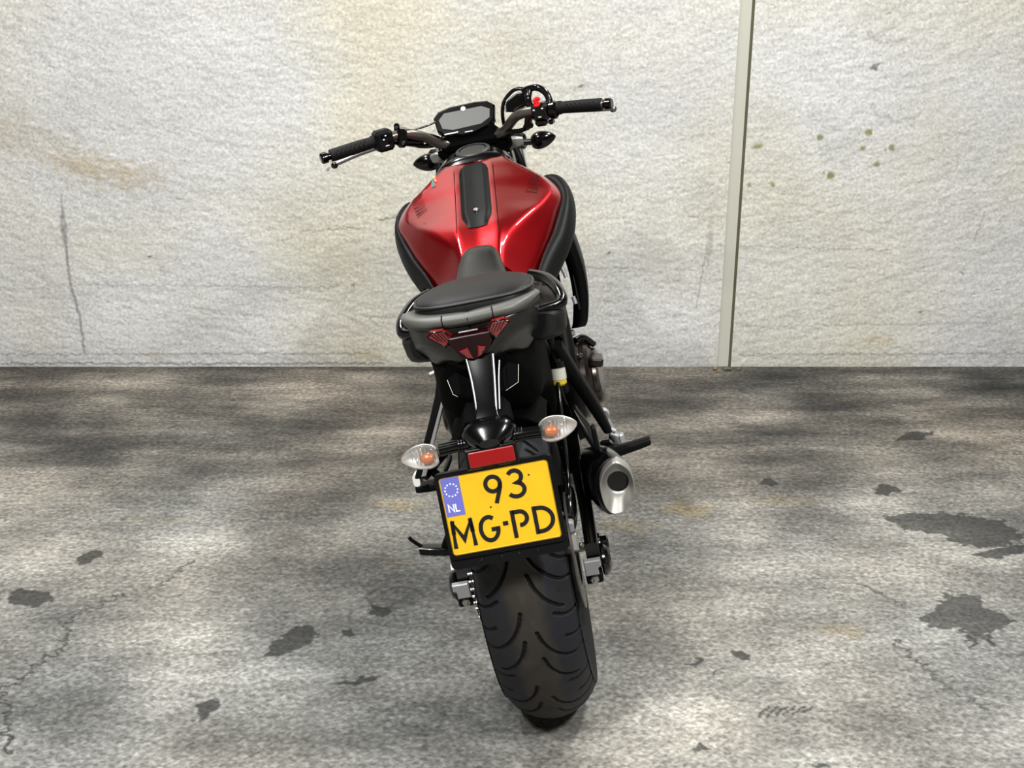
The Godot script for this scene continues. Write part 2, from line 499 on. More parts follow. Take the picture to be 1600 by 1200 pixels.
func floor_picture() -> Image:
	var w := 2048; var h := 1536; var ppm := 445.0
	var x0 := -2.3; var y0 := -2.204
	var rag := noise(FastNoiseLite.TYPE_SIMPLEX, 0.02, 9, 3)
	var dark := PackedFloat32Array(); dark.resize(w * h)
	for k in STAINS:
		var big: bool = STAINS[k].size() > 16
		paint_blob(dark, w, h, x0, y0, ppm, STAINS[k], 0.44 if big else 0.5, 0.02 if big else 0.012, 0.006, rag)
	var rust := PackedFloat32Array(); rust.resize(w * h)
	for q in RUST:
		paint_blob(rust, w, h, x0, y0, ppm, [q[0] - q[2], q[1], q[0] - q[2] * 0.3, q[1] - q[3], q[0] + q[2], q[1] - q[3] * 0.2, q[0] + q[2] * 0.4, q[1] + q[3]], q[4], 0.03, 0.06, rag)
	var crack := PackedFloat32Array(); crack.resize(w * h)
	line_mark(crack, w, h, x0, y0, ppm, [-0.93, -0.42, -1.02, -0.30, -1.00, -0.16, -1.07, 0.02, -1.02, 0.14, -0.98, 0.26], 0.0018, 0.85, 0.02, rag)
	line_mark(crack, w, h, x0, y0, ppm, [-0.80, -0.60, -0.86, -0.45], 0.0018, 0.7, 0.015, rag)
	line_mark(crack, w, h, x0, y0, ppm, [0.86, -0.20, 0.90, -0.02, 0.98, 0.10], 0.0018, 0.6, 0.02, rag)
	line_mark(crack, w, h, x0, y0, ppm, [0.85, -0.46, 0.93, -0.36], 0.0018, 0.7, 0.02, rag)
	# faint tyre and shoe prints: broken rings and hatching
	for q in [[-0.20, 0.13, 0.07], [-0.28, -0.40, 0.06]]:
		for r in [0.35, 0.6, 0.85, 1.1]:
			var pts := []
			for a in 25: pts.append_array([q[0] + q[2] * r * cos(a * TAU / 24), q[1] + q[2] * r * 0.8 * sin(a * TAU / 24)])
			line_mark(crack, w, h, x0, y0, ppm, pts, 0.0025, 0.4, 0.012, rag)
	for k in 6: line_mark(crack, w, h, x0, y0, ppm, [0.50 + k * 0.018, 0.12 - k * 0.003, 0.53 + k * 0.018, 0.08], 0.0015, 0.7, 0.005, rag)
	var n1 := gray(noise(FastNoiseLite.TYPE_SIMPLEX_SMOOTH, 0.0042, 21, 5), w, h)
	var sm := noise(FastNoiseLite.TYPE_SIMPLEX_SMOOTH, 0.012, 33, 4)
	var sw := sm.get_image(512, 1536, false, false, true)        # trowel smears: stretched sideways
	sw.convert(Image.FORMAT_L8); sw.resize(w, h, Image.INTERPOLATE_CUBIC)
	var n2 := sw.get_data()
	var n3 := gray(noise(FastNoiseLite.TYPE_SIMPLEX, 0.09, 45, 4), w, h)
	var n4 := gray(noise(FastNoiseLite.TYPE_SIMPLEX_SMOOTH, 0.0022, 71, 3), w, h)
	var ridge := noise(FastNoiseLite.TYPE_SIMPLEX, 0.016, 88, 4)
	ridge.fractal_type = FastNoiseLite.FRACTAL_RIDGED
	var n5 := gray(ridge, w, h)
	var out := PackedByteArray(); out.resize(w * h * 3)
	for j in h:
		var z := y0 + j / ppm
		var far := smoothstep(-0.65, -1.65, z)                     # a dirty strip along the wall
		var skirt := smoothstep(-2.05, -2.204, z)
		for i in w:
			var k := j * w + i
			var a := n1[k] / 255.0; var b := n2[k] / 255.0; var d := n3[k] / 255.0; var g := n4[k] / 255.0
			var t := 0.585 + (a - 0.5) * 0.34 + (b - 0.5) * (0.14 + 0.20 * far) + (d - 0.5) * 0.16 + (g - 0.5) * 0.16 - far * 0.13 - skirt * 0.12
			t -= maxf(0.0, n5[k] / 255.0 - 0.72) * 0.35
			t *= 1.0 - minf(dark[k], 0.5) * (0.9 + 0.2 * d)
			t *= 1.0 - crack[k] * (0.3 + 0.7 * a)
			var warm := 0.045 * far + (g - 0.5) * 0.05 + 0.015
			var ru := minf(rust[k], 0.8) * (0.4 + a)
			out[k * 3] = clampi(int(255 * t * (1.0 + warm) * (1.0 + ru * 0.10)), 0, 255)
			out[k * 3 + 1] = clampi(int(255 * t * (1.0 + warm * 0.12) * (1.0 - ru * 0.06)), 0, 255)
			out[k * 3 + 2] = clampi(int(255 * t * (0.975 - warm * 0.7) * (1.0 - ru * 0.42)), 0, 255)
	return Image.create_from_data(w, h, false, Image.FORMAT_RGB8, out)

func wall_picture() -> Image:
	marks_floor = false
	var w := 2048; var h := 1024; var ppm := 440.0
	var x0 := -2.33; var y0 := -2.2     # picture y runs down: y = -height
	var rag := noise(FastNoiseLite.TYPE_SIMPLEX, 0.02, 19, 3)
	var brown := PackedFloat32Array(); brown.resize(w * h)
	paint_blob(brown, w, h, x0, y0, ppm, [-1.9, -0.94, -1.6, -0.86, -1.4, -0.74, -1.15, -0.70, -1.25, -0.64, -1.5, -0.68, -1.55, -0.79, -1.9, -0.83], 0.5, 0.05, 0.09, rag)
	paint_blob(brown, w, h, x0, y0, ppm, [-1.75, -0.79, -1.4, -0.74, -1.2, -0.66, -1.45, -0.66], 0.5, 0.03, 0.06, rag)
	for q in [[-0.5, 0.045, 0.05, 0.015], [-1.25, 0.045, 0.045, 0.016], [1.28, 0.1, 0.07, 0.018]]:
		paint_blob(brown, w, h, x0, y0, ppm, [q[0] - q[2], -q[1], q[0], -q[1] - q[3], q[0] + q[2], -q[1] + 0.005, q[0], -q[1] + q[3]], 0.7, 0.01, 0.02, rag)
	paint_blob(brown, w, h, x0, y0, ppm, [-1.2, -1.3, -0.2, -1.35, 0.6, -1.22, 0.7, -0.9, 0.1, -1.1, -0.7, -1.17], 0.22, 0.1, 0.25, rag)
	var green := PackedFloat32Array(); green.resize(w * h)
	for q in [[0.82, 0.78, 7], [1.02, 0.81, 10], [1.18, 0.825, 11], [1.165, 0.775, 8], [1.263, 0.775, 9], [1.217, 0.72, 9], [1.067, 0.68, 11], [0.872, 0.65, 7], [0.795, 0.65, 6], [0.805, 0.78, 7], [1.24, 0.77, 3], [1.04, 0.69, 3]]:
		var r: float = q[2] * 0.0011
		var pts := []
		for a in 10: pts.append_array([q[0] + r * cos(a * TAU / 10), -q[1] + r * sin(a * TAU / 10)])
		paint_blob(green, w, h, x0, y0, ppm, pts, 0.75, 0.004, 0.008, rag)
	var crack := PackedFloat32Array(); crack.resize(w * h)
	paint_blob(crack, w, h, x0, y0, ppm, [-1.53, -0.62, -1.522, -0.5, -1.525, -0.45, -1.54, -0.45, -1.545, -0.5], 0.28, 0.003, 0.008, rag)
	line_mark(crack, w, h, x0, y0, ppm, [-1.535, -0.50, -1.53, -0.30, -1.51, -0.2, -1.505, -0.05], 0.003, 0.32, 0.004, rag)
	paint_blob(crack, w, h, x0, y0, ppm, [0.672, -0.54, 0.685, -0.44, 0.67, -0.36, 0.66, -0.43], 0.16, 0.003, 0.01, rag)
	line_mark(crack, w, h, x0, y0, ppm, [0.66, -0.40, 0.64, -0.22], 0.0015, 0.2, 0.004, rag)
	for q in [[-1.8, -0.012, -0.45, -0.012, 0.35], [-1.8, -0.045, -0.5, -0.05, 0.22], [0.8, -0.045, 1.8, -0.05, 0.2], [-1.5, -0.30, -0.6, -0.29, 0.16], [-0.5, -0.18, -0.28, -0.19, 0.2], [-0.45, -0.53, -0.2, -0.55, 0.3], [-0.72, -0.49, -0.5, -0.50, 0.22], [0.7, -0.44, 1.3, -0.42, 0.15], [-0.1, -0.36, 0.4, -0.36, 0.15], [0.25, -0.33, 0.22, -0.2, 0.22], [1.6, -0.55, 1.58, -0.46, 0.2], [0.8, -0.15, 1.7, -0.16, 0.12]]:
		line_mark(crack, w, h, x0, y0, ppm, q.slice(0, 4), 0.0016, q[4], 0.006, rag)
	for q in [[1.18, 1.04, 0.02], [0.22, 0.98, 0.01], [-1.25, 0.40, 0.008], [1.55, 0.34, 0.007], [-0.55, 0.30, 0.006], [1.42, 0.2, 0.01], [-0.62, 0.7, 0.008], [0.33, 0.41, 0.008], [-1.75, 1.1, 0.01]]:
		paint_blob(crack, w, h, x0, y0, ppm, [q[0] - q[2], -q[1], q[0], -q[1] - q[2] * 0.5, q[0] + q[2], -q[1] - q[2] * 0.8, q[0] + q[2] * 0.2, -q[1] + q[2] * 0.5], 0.5, 0.006, 0.006, rag)
	for q in [[1.28, 0.92, 0.09], [1.22, 1.16, 0.07]]:
		var pts := []
		for a in 12: pts.append_array([q[0] + q[2] * cos(PI + a * 0.22), -q[1] + q[2] * 0.6 * sin(PI - a * 0.22)])
		line_mark(crack, w, h, x0, y0, ppm, pts, 0.003, 0.16, 0.01, rag)
	var n1 := gray(noise(FastNoiseLite.TYPE_SIMPLEX_SMOOTH, 0.006, 121, 5), w, h)
	var n3 := gray(noise(FastNoiseLite.TYPE_SIMPLEX, 0.08, 145, 4), w, h)
	var n4 := gray(noise(FastNoiseLite.TYPE_SIMPLEX_SMOOTH, 0.0018, 171, 3), w, h)
	var sw := noise(FastNoiseLite.TYPE_SIMPLEX_SMOOTH, 0.01, 133, 4).get_image(512, 1024, false, false, true)
	sw.convert(Image.FORMAT_L8); sw.resize(w, h, Image.INTERPOLATE_CUBIC)
	var n2 := sw.get_data()
	var out := PackedByteArray(); out.resize(w * h * 3)
	for j in h:
		var y := -(y0 + j / ppm)
		var low := smoothstep(0.12, 0.0, y)
		for i in w:
			var k := j * w + i
			var x := x0 + i / ppm
			var a := n1[k] / 255.0; var b := n2[k] / 255.0; var d := n3[k] / 255.0; var g := n4[k] / 255.0
			var t := 0.90 + (a - 0.5) * 0.07 + (b - 0.5) * 0.05 + (d - 0.5) * 0.06 - low * 0.10 * b
			t -= maxf(0.0, d - 0.70) * 0.5 + maxf(0.0, a - 0.68) * 0.25
			var warm := clampf((g - 0.47) * 0.14 + smoothstep(-1.2, 0.4, x + y * 0.4) * 0.035, 0.0, 0.085)
			var br := minf(brown[k], 0.9) * (0.55 + 0.9 * (a - 0.2)); var gr := minf(green[k], 0.8); var ck := minf(crack[k], 0.6) * (0.5 + 0.6 * d)
			var rr := t * (1.0 - ck) * (1 - br * 0.12) * (1 - gr * 0.42)
			var gg := t * (1.0 - ck) * (1 - warm * 0.25) * (1 - br * 0.18) * (1 - gr * 0.42)
			var bb := t * (0.996 - ck * 0.95) * (1 - warm * 1.1) * (1 - br * 0.28) * (1 - gr * 0.62)
			out[k * 3] = clampi(int(255 * rr), 0, 255); out[k * 3 + 1] = clampi(int(255 * gg), 0, 255); out[k * 3 + 2] = clampi(int(255 * bb), 0, 255)
	return Image.create_from_data(w, h, false, Image.FORMAT_RGB8, out)

# fine concrete grain that tiles: two sizes of noise, pits, and for the floor some sideways streaks
func grain(sd: int, dark_grain: float, streak: float, as_normal: bool) -> Texture2D:
	var n := 1024
	var a := noise(FastNoiseLite.TYPE_SIMPLEX, 0.045, sd, 3).get_seamless_image(n, n)
	var c := noise(FastNoiseLite.TYPE_VALUE_CUBIC, 0.16, sd + 1, 2).get_seamless_image(n, n)
	var e := noise(FastNoiseLite.TYPE_SIMPLEX, 0.03, sd + 2, 4).get_seamless_image(256, n)
	e.resize(n, n, Image.INTERPOLATE_CUBIC)
	var p := noise(FastNoiseLite.TYPE_CELLULAR, 0.035, sd + 3, 1).get_seamless_image(n, n)
	for im in [a, c, e, p]: im.convert(Image.FORMAT_L8)
	var da := a.get_data(); var dc := c.get_data(); var de := e.get_data(); var dp := p.get_data()
	var out := PackedByteArray(); out.resize(n * n)
	for k in n * n:
		var pit := maxf(0.0, 0.16 - dp[k] / 255.0) * 4.0 * (1.0 if da[k] < 105 else 0.0)
		var t := 0.5 + (da[k] / 255.0 - 0.5) * 0.6 + (dc[k] / 255.0 - 0.5) * 0.7 + (de[k] / 255.0 - 0.5) * streak
		t = clampf(t - pit * 0.5, 0.0, 1.0)
		if not as_normal: t = 1.0 - dark_grain * (1.0 - t)
		out[k] = clampi(int(255.0 * t), 0, 255)
	var im := Image.create_from_data(n, n, false, Image.FORMAT_L8, out)
	if as_normal:
		im.convert(Image.FORMAT_RGBA8)
		im.bump_map_to_normal_map(2.5)
	im.generate_mipmaps()
	return ImageTexture.create_from_image(im)

func concrete(im: Image, dark_grain: float, streak: float, depth: float, sd: int) -> StandardMaterial3D:
	var m := mat(Color.WHITE, 0.86)
	im.generate_mipmaps()
	m.albedo_texture = ImageTexture.create_from_image(im)
	m.detail_enabled = true
	m.detail_blend_mode = BaseMaterial3D.BLEND_MODE_MUL
	m.detail_uv_layer = BaseMaterial3D.DETAIL_UV_2
	m.detail_albedo = grain(sd, dark_grain, streak, false)
	m.normal_enabled = true
	m.normal_texture = grain(sd, 0.0, streak, true)
	m.normal_scale = depth
	return m

# a wall or floor face cut into cells whose texture runs to and fro, so that it never jumps
func face(called: String, o: Vector3, ex: Vector3, ey: Vector3, a0: float, a1: float, b0: float, b1: float, pic: Rect2, m: Material, thick: float, parent: Node):
	var mb := MB.new()
	var uv2 := PackedVector2Array()
	var xs := [a0]; var k := floorf((a0 - pic.position.x) / pic.size.x) + 1.0
	while pic.position.x + k * pic.size.x < a1 - 1e-4:
		xs.append(pic.position.x + k * pic.size.x); k += 1.0
	xs.append(a1)
	var ys := [b0]; k = floorf((b0 - pic.position.y) / pic.size.y) + 1.0
	while pic.position.y + k * pic.size.y < b1 - 1e-4:
		ys.append(pic.position.y + k * pic.size.y); k += 1.0
	ys.append(b1)
	var nn := ey.cross(ex).normalized()
	for i in xs.size() - 1:
		for j in ys.size() - 1:
			var q := mb.v.size()
			for p in [[0, 0], [1, 0], [1, 1], [0, 1]]:
				var x: float = xs[i + p[0]]; var y: float = ys[j + p[1]]
				mb.v.append(o + ex * x + ey * y); mb.n.append(nn)
				var mid := Vector2((xs[i] + xs[i + 1]) / 2, (ys[j] + ys[j + 1]) / 2)
				var cell := ((mid - pic.position) / pic.size).floor()
				var f := (Vector2(x, y) - pic.position) / pic.size - cell
				if int(cell.x) % 2 != 0: f.x = 1.0 - f.x
				if int(cell.y) % 2 != 0: f.y = 1.0 - f.y
				mb.uv.append(Vector2(f.x, f.y))
				uv2.append(Vector2(x, y) / 0.9)
			mb.idx.append_array([q, q + 1, q + 2, q, q + 2, q + 3])
	var c := [o + ex * a0 + ey * b0, o + ex * a1 + ey * b0, o + ex * a1 + ey * b1, o + ex * a0 + ey * b1]
	for i in 4:
		var a: Vector3 = c[i]; var b: Vector3 = c[(i + 1) % 4]
		mb.quad(a, b, b - nn * thick, a - nn * thick, (a + b) / 2 - (c[0] + c[2]) / 2)
	mb.quad(c[0] - nn * thick, c[1] - nn * thick, c[2] - nn * thick, c[3] - nn * thick, -nn)
	while mb.uv.size() < mb.v.size():
		mb.uv.append(Vector2(0.5, 0.5)); uv2.append(Vector2.ZERO)
	var arr := []
	arr.resize(Mesh.ARRAY_MAX)
	arr[Mesh.ARRAY_VERTEX] = mb.v; arr[Mesh.ARRAY_NORMAL] = mb.n; arr[Mesh.ARRAY_INDEX] = mb.idx
	arr[Mesh.ARRAY_TEX_UV] = mb.uv; arr[Mesh.ARRAY_TEX_UV2] = uv2
	var tg := PackedFloat32Array()
	for i in mb.v.size(): tg.append_array([ex.x, ex.y, ex.z, 1.0])
	arr[Mesh.ARRAY_TANGENT] = tg
	var am := ArrayMesh.new()
	am.add_surface_from_arrays(Mesh.PRIMITIVE_TRIANGLES, arr)
	var mi := MeshInstance3D.new()
	mi.name = called; mi.mesh = am; mi.material_override = m
	parent.add_child(mi, true)
	if parent == self: mi.set_meta("kind", "structure")
	return mi

func room():
	M.floor = concrete(floor_picture(), 0.42, 0.4, 0.55, 301)
	M.wall = concrete(wall_picture(), 0.20, 0.15, 0.5, 401)
	M.wall.roughness = 0.8
	var fp := Rect2(-2.3, -2.204, 2048 / 445.0, 1536 / 445.0)
	var wp := Rect2(-2.33, -2.2, 2048 / 440.0, 1024 / 440.0)
	face("floor", Vector3.ZERO, Vector3(1, 0, 0), Vector3(0, 0, 1), -5.2, 5.2, -2.3, 8.2, fp, M.floor, 0.2, self).set_meta("label", "worn grey concrete garage floor with dark wet stains")
	# back wall: two precast panels with a joint between them
	var wb := Node3D.new(); wb.name = "wall_back"; add_child(wb); wb.set_meta("kind", "structure")
	wb.set_meta("label", "pale rough concrete wall behind the motorcycle, with a vertical joint")
	var lean := 0.0137
	var jx := 0.734                         # left edge of the joint at the floor
	var ex := Vector3(1, 0, 0)
	var ey := Vector3(0, -1, 0)
	wall_panel("panel", wb, -5.2, jx, -lean, true, wp)
	wall_panel("panel", wb, jx + 0.05, 5.2, -lean, false, wp)
	var tr := Node3D.new(); tr.name = "trim_1"; add_child(tr); tr.set_meta("kind", "structure")
	tr.set_meta("label", "beige sealant strip filling the vertical wall joint")
	var mb := MB.new()
	var s := lean * 3.0
	mb.prism(V2([jx - 0.003, -0.02, jx + 0.040, -0.02, jx + 0.040 + s, 3.0, jx - 0.002 + s, 3.0]), -2.26, -2.2085, 0.0)
	M.sealant = mat(Color(0.74, 0.735, 0.69), 0.8)
	add("sealant", mb, M.sealant, tr)
	mb = MB.new()
	mb.prism(V2([jx + 0.036, -0.02, jx + 0.054, -0.02, jx + 0.054 + s, 3.0, jx + 0.036 + s, 3.0]), -2.27, -2.216, 0.0)
	M.joint = mat(Color(0.36, 0.35, 0.27), 0.9)
	add("joint_filler", mb, M.joint, tr, "dark olive edge of the joint")
	face("wall_left", Vector3(-5, 0, 0), Vector3(0, 0, -1), Vector3(0, -1, 0), -8.2, 2.3, -3.0, 0.1, wp, M.wall, 0.2, self)
	face("wall_right", Vector3(5, 0, 0), Vector3(0, 0, 1), Vector3(0, -1, 0), -2.3, 8.2, -3.0, 0.1, wp, M.wall, 0.2, self)
	face("wall_front", Vector3(0, 0, 8), Vector3(-1, 0, 0), Vector3(0, -1, 0), -5.2, 5.2, -3.0, 0.1, wp, M.wall, 0.2, self)
	for q in ["wall_left", "wall_right", "wall_front"]:
		var nd: MeshInstance3D = get_node(q)
		nd.set_meta("label", "pale concrete garage wall, " + q.replace("_", " ") + " out of view")
	var cl := MB.new()
	cl.box(Vector3(10.6, 0.2, 10.7), 0.0, Transform3D(Basis.IDENTITY, Vector3(0, CEILING + 0.1, 2.95)))
	M.ceiling = mat(Color(0.27, 0.27, 0.265), 0.9)
	var co := add("ceiling", cl, M.ceiling, self, "plain concrete garage ceiling")
	co.set_meta("kind", "structure")
	# a few crumbs of filler at the foot of the joint
	var spots := [[0.712, 0.011, 0.006], [0.755, 0.017, 0.006], [0.795, 0.009, 0.004]]
	var says := ["small orange tan lump of filler lying left of the wall joint", "largest dark lump of filler right under the wall joint", "smallest dark lump of filler lying right of the wall joint"]
	for i in 3:
		var q: Array = spots[i]
		var b := MB.new()
		var rows := []
		for a in 7:
			var w := PackedVector3Array()
			for k in 10:
				var th := PI * a / 6.0; var ph := TAU * k / 10.0
				var rr: float = q[1] * (0.8 + 0.3 * sin(ph * 3 + i * 2.0 + a))
				w.append(Vector3(rr * sin(th) * cos(ph), q[2] * (1.0 + cos(th)) - 0.001, rr * 0.7 * sin(th) * sin(ph)))
			rows.append(w)
		b.grid(rows, false, true)
		var o := add("filler_lump", b, M.tan_lump if i == 0 else M.joint, self, says[i])
		o.position = Vector3(q[0] + 0.01, 0.0, -2.165)
		o.set_meta("category", "debris"); o.set_meta("group", "filler lumps by the joint")

func wall_panel(called: String, parent: Node, a0: float, a1: float, lean: float, left: bool, pic: Rect2):
	var o := face(called, Vector3(0, 0, -2.204), Vector3(1, 0, 0), Vector3(0, -1, 0), a0, a1, -3.0, 0.1, pic, M.wall, 0.2, parent) as MeshInstance3D
	# the joint stands a little out of plumb: shear the joint side of this panel
	var arr := o.mesh.surface_get_arrays(0)
	var vs: PackedVector3Array = arr[Mesh.ARRAY_VERTEX]
	for i in vs.size():
		if absf(vs[i].x - (a1 if left else a0)) < 1e-4: vs[i].x -= vs[i].y * lean
	arr[Mesh.ARRAY_VERTEX] = vs
	var am := ArrayMesh.new()
	am.add_surface_from_arrays(Mesh.PRIMITIVE_TRIANGLES, arr)
	o.mesh = am

# ------------------------------------------------------------------ the motorcycle; x right, y up, z back; origin under the rear axle
func motorcycle():
	bike = Node3D.new()
	bike.name = "motorcycle"
	bike.position = Vector3(0.096, 0.022, 0)
	bike.rotation = Vector3(0, deg_to_rad(-0.3), deg_to_rad(11.4))
	add_child(bike)
	bike.set_meta("label", "red and black naked motorcycle leaning on its side stand, seen from behind")
	bike.set_meta("category", "motorcycle")
	rear_wheel()
	front_end()
	tank()
	seats()
	tail()
	plate_group()
	swingarm()
	engine()
	exhaust()
	footrests()
	handlebar()
	dashboard()

func wheel_pair(parent: Node3D, cz: float, cy: float, tyre_r: float, half_w: float, grooved: bool):
	# tyre: a round crown with swept grooves, sidewalls down to the rim
	var crown := half_w * 1.10
	var t_max := asin(half_w / crown)
	var prof := []          # x, r, crown share (s -1..1 or 9 off the tread)
	var nt := 96 if grooved else 30
	for i in nt + 1:
		var s := -1.0 + 2.0 * i / nt
		prof.append([crown * sin(s * t_max), tyre_r - crown + crown * cos(s * t_max), s])
	var side := [[1.005, 0.050], [1.0, 0.062], [0.95, 0.078], [0.86, 0.092], [0.74, 0.100]]
	var full := []
	for i in side.size(): full.append([-half_w * side[side.size() - 1 - i][0], tyre_r - side[side.size() - 1 - i][1] - 0.004, 9.0])
	full.append_array(prof)
	for q in side: full.append([half_w * q[0], tyre_r - q[1] - 0.004, 9.0])
	var period := 96 if grooved else 8
	var reps := 12 if grooved else 12
	# groove lines over one period: u along the tyre (0..1), s across (0 middle .. 1 edge)
	var L := []
	if grooved:
		for q in [[[0.00, 0.10], [0.14, 0.17], [0.28, 0.30], [0.40, 0.50], [0.47, 0.74], [0.46, 0.97]], [[0.34, 0.12], [0.50, 0.20], [0.64, 0.34], [0.75, 0.54], [0.79, 0.66]], [[0.84, 0.46], [0.90, 0.66], [0.91, 0.88], [0.89, 0.99]], [[0.17, 0.60], [0.22, 0.78], [0.22, 0.97]]]:
			var w := []
			for e in q: w.append(Vector3(e[0], e[1], 0))
			L.append(MB.spline(w, 5))
	var arc_len := TAU * tyre_r / reps
	var half_arc := crown * t_max
	var depth := PackedFloat32Array()
	depth.resize(period * full.size())
	if grooved:
		for a in period:
			for j in full.size():
				var s: float = full[j][2]
				if s > 5.0: continue
				var u := float(a) / period + (0.25 if s < 0.0 else 0.0)
				var d := 1.0
				for ln in L:
					for k in ln.size() - 1:
						for off in [-1.0, 0.0, 1.0]:
							var p := Vector2((u + off) * arc_len, absf(s) * half_arc)
							var g0 := Vector2(ln[k].x * arc_len, ln[k].y * half_arc); var g1 := Vector2(ln[k + 1].x * arc_len, ln[k + 1].y * half_arc)
							if absf(p.x - g0.x) > 0.02: continue
							d = minf(d, p.distance_to(Geometry2D.get_closest_point_to_segment(p, g0, g1)))
				depth[a * full.size() + j] = 0.006 * smoothstep(0.0042, 0.0020, d)
	var rows := []
	var cols := PackedColorArray()
	var wear := noise(FastNoiseLite.TYPE_SIMPLEX, 9.0, 55, 3)
	for a in period * reps:
		# theta runs so that the grooves fall from the middle to the edges at the back of the wheel
		var th := -TAU * a / float(period * reps)
		var w := PackedVector3Array()
		for j in full.size():
			var r: float = full[j][1] - depth[(a % period) * full.size() + j]
			var p := Vector3(full[j][0], cy + r * sin(th), cz + r * cos(th))
			w.append(p)
			var s: float = full[j][2]
			var mid := smoothstep(0.42, 0.22, absf(s + 0.06 * wear.get_noise_3dv(p))) if s < 5.0 else 0.0
			var k := 1.0 + 0.25 * wear.get_noise_3dv(p * 2.0)
			var col := Color(0.0135, 0.0135, 0.0165).lerp(Color(0.025, 0.022, 0.0185), mid) * k
			if s > 5.0: col = Color(0.013, 0.013, 0.014) * k
			if depth[(a % period) * full.size() + j] > 0.003: col = Color(0.004, 0.004, 0.004)
			cols.append(col)
		rows.append(w)
	var b := MB.new()
	b.grid(rows, true, false, cols, null, null)
	# the grid winds round the axle: its middle is the axle, so outward is right
	add("tyre", b, M.rubber, parent, "worn black tyre with curved tread grooves" if grooved else "")
	var ax := Transform3D(Basis(Vector3(0, -1, 0), Vector3(1, 0, 0), Vector3(0, 0, 1)), Vector3(0, cy, cz))
	var rr := tyre_r - 0.104
	b = MB.new()
	var hw := half_w * 0.78
	b.lathe([Vector2(rr + 0.010, -hw), Vector2(rr + 0.010, -hw + 0.006), Vector2(rr - 0.004, -hw + 0.014), Vector2(rr - 0.018, -hw * 0.3), Vector2(rr - 0.018, hw * 0.3), Vector2(rr - 0.004, hw - 0.014), Vector2(rr + 0.010, hw - 0.006), Vector2(rr + 0.010, hw), Vector2(rr - 0.008, hw), Vector2(rr - 0.030, hw * 0.4), Vector2(rr - 0.030, -hw * 0.4), Vector2(rr - 0.008, -hw)], ax, 64, true)
	add("rim", b, M.black_gloss, parent)
	b = MB.new()
	b.lathe([Vector2(0, -hw * 0.8), Vector2(0.026, -hw * 0.8), Vector2(0.034, -hw * 0.4), Vector2(0.034, hw * 0.4), Vector2(0.026, hw * 0.8), Vector2(0, hw * 0.8)], ax, 24)
	add("hub", b, M.black_gloss, parent)
	for k in 10:
		b = MB.new()
		var an := TAU * (floorf(k / 2.0) / 5.0) + (0.16 if k % 2 else -0.16)
		var d := Vector3(0, sin(an), cos(an))
		b.loft([ring4(Vector3(0, cy, cz) + d * 0.03, d, 0.022, 0.011), ring4(Vector3(0, cy, cz) + d * 0.10, d, 0.017, 0.008), ring4(Vector3(0, cy, cz) + d * (rr - 0.024), d, 0.022, 0.010)], 4, true, true)
		add("spoke", b, M.black_gloss, parent)

func ring4(at: Vector3, dir: Vector3, wx: float, wt: float) -> PackedVector3Array:
	var t := dir.cross(Vector3.RIGHT).normalized()
	var o := PackedVector3Array()
	for k in 8:
		var a := TAU * (k + 0.5) / 8
		o.append(at + Vector3.RIGHT * wx * cos(a) + t * wt * sin(a))
	return o

func disc(parent: Node, called: String, x: float, cy: float, cz: float, r0: float, r1: float, th: float, m: Material, holes: int):
	var b := MB.new()
	var ax := Transform3D(Basis(Vector3(0, -1, 0), Vector3(1, 0, 0), Vector3(0, 0, 1)), Vector3(x, cy, cz))
	b.lathe([Vector2(r0, -th / 2), Vector2(r1 - 0.001, -th / 2), Vector2(r1, -th / 2 + 0.001), Vector2(r1, th / 2 - 0.001), Vector2(r1 - 0.001, th / 2), Vector2(r0, th / 2)], ax, 72, true)
	var o := add(called, b, m, parent)
	if holes > 0:
		b = MB.new()
		for k in holes:
			var an := TAU * k / holes
			var rad := lerpf(r0 + 0.012, r1 - 0.008, float((k * 2) % 3) / 2.0)
			for s in [-1.0, 1.0]:
				b.lathe([Vector2(0, 0.0), Vector2(0.0032, 0.0)], Transform3D(ax.basis, Vector3(x + s * (th / 2 + 0.0002), cy + rad * sin(an), cz + rad * cos(an))), 8)
		var h := add("drill_holes", b, M.dark, parent)
		h.set_meta("kind", "stuff")
	return o

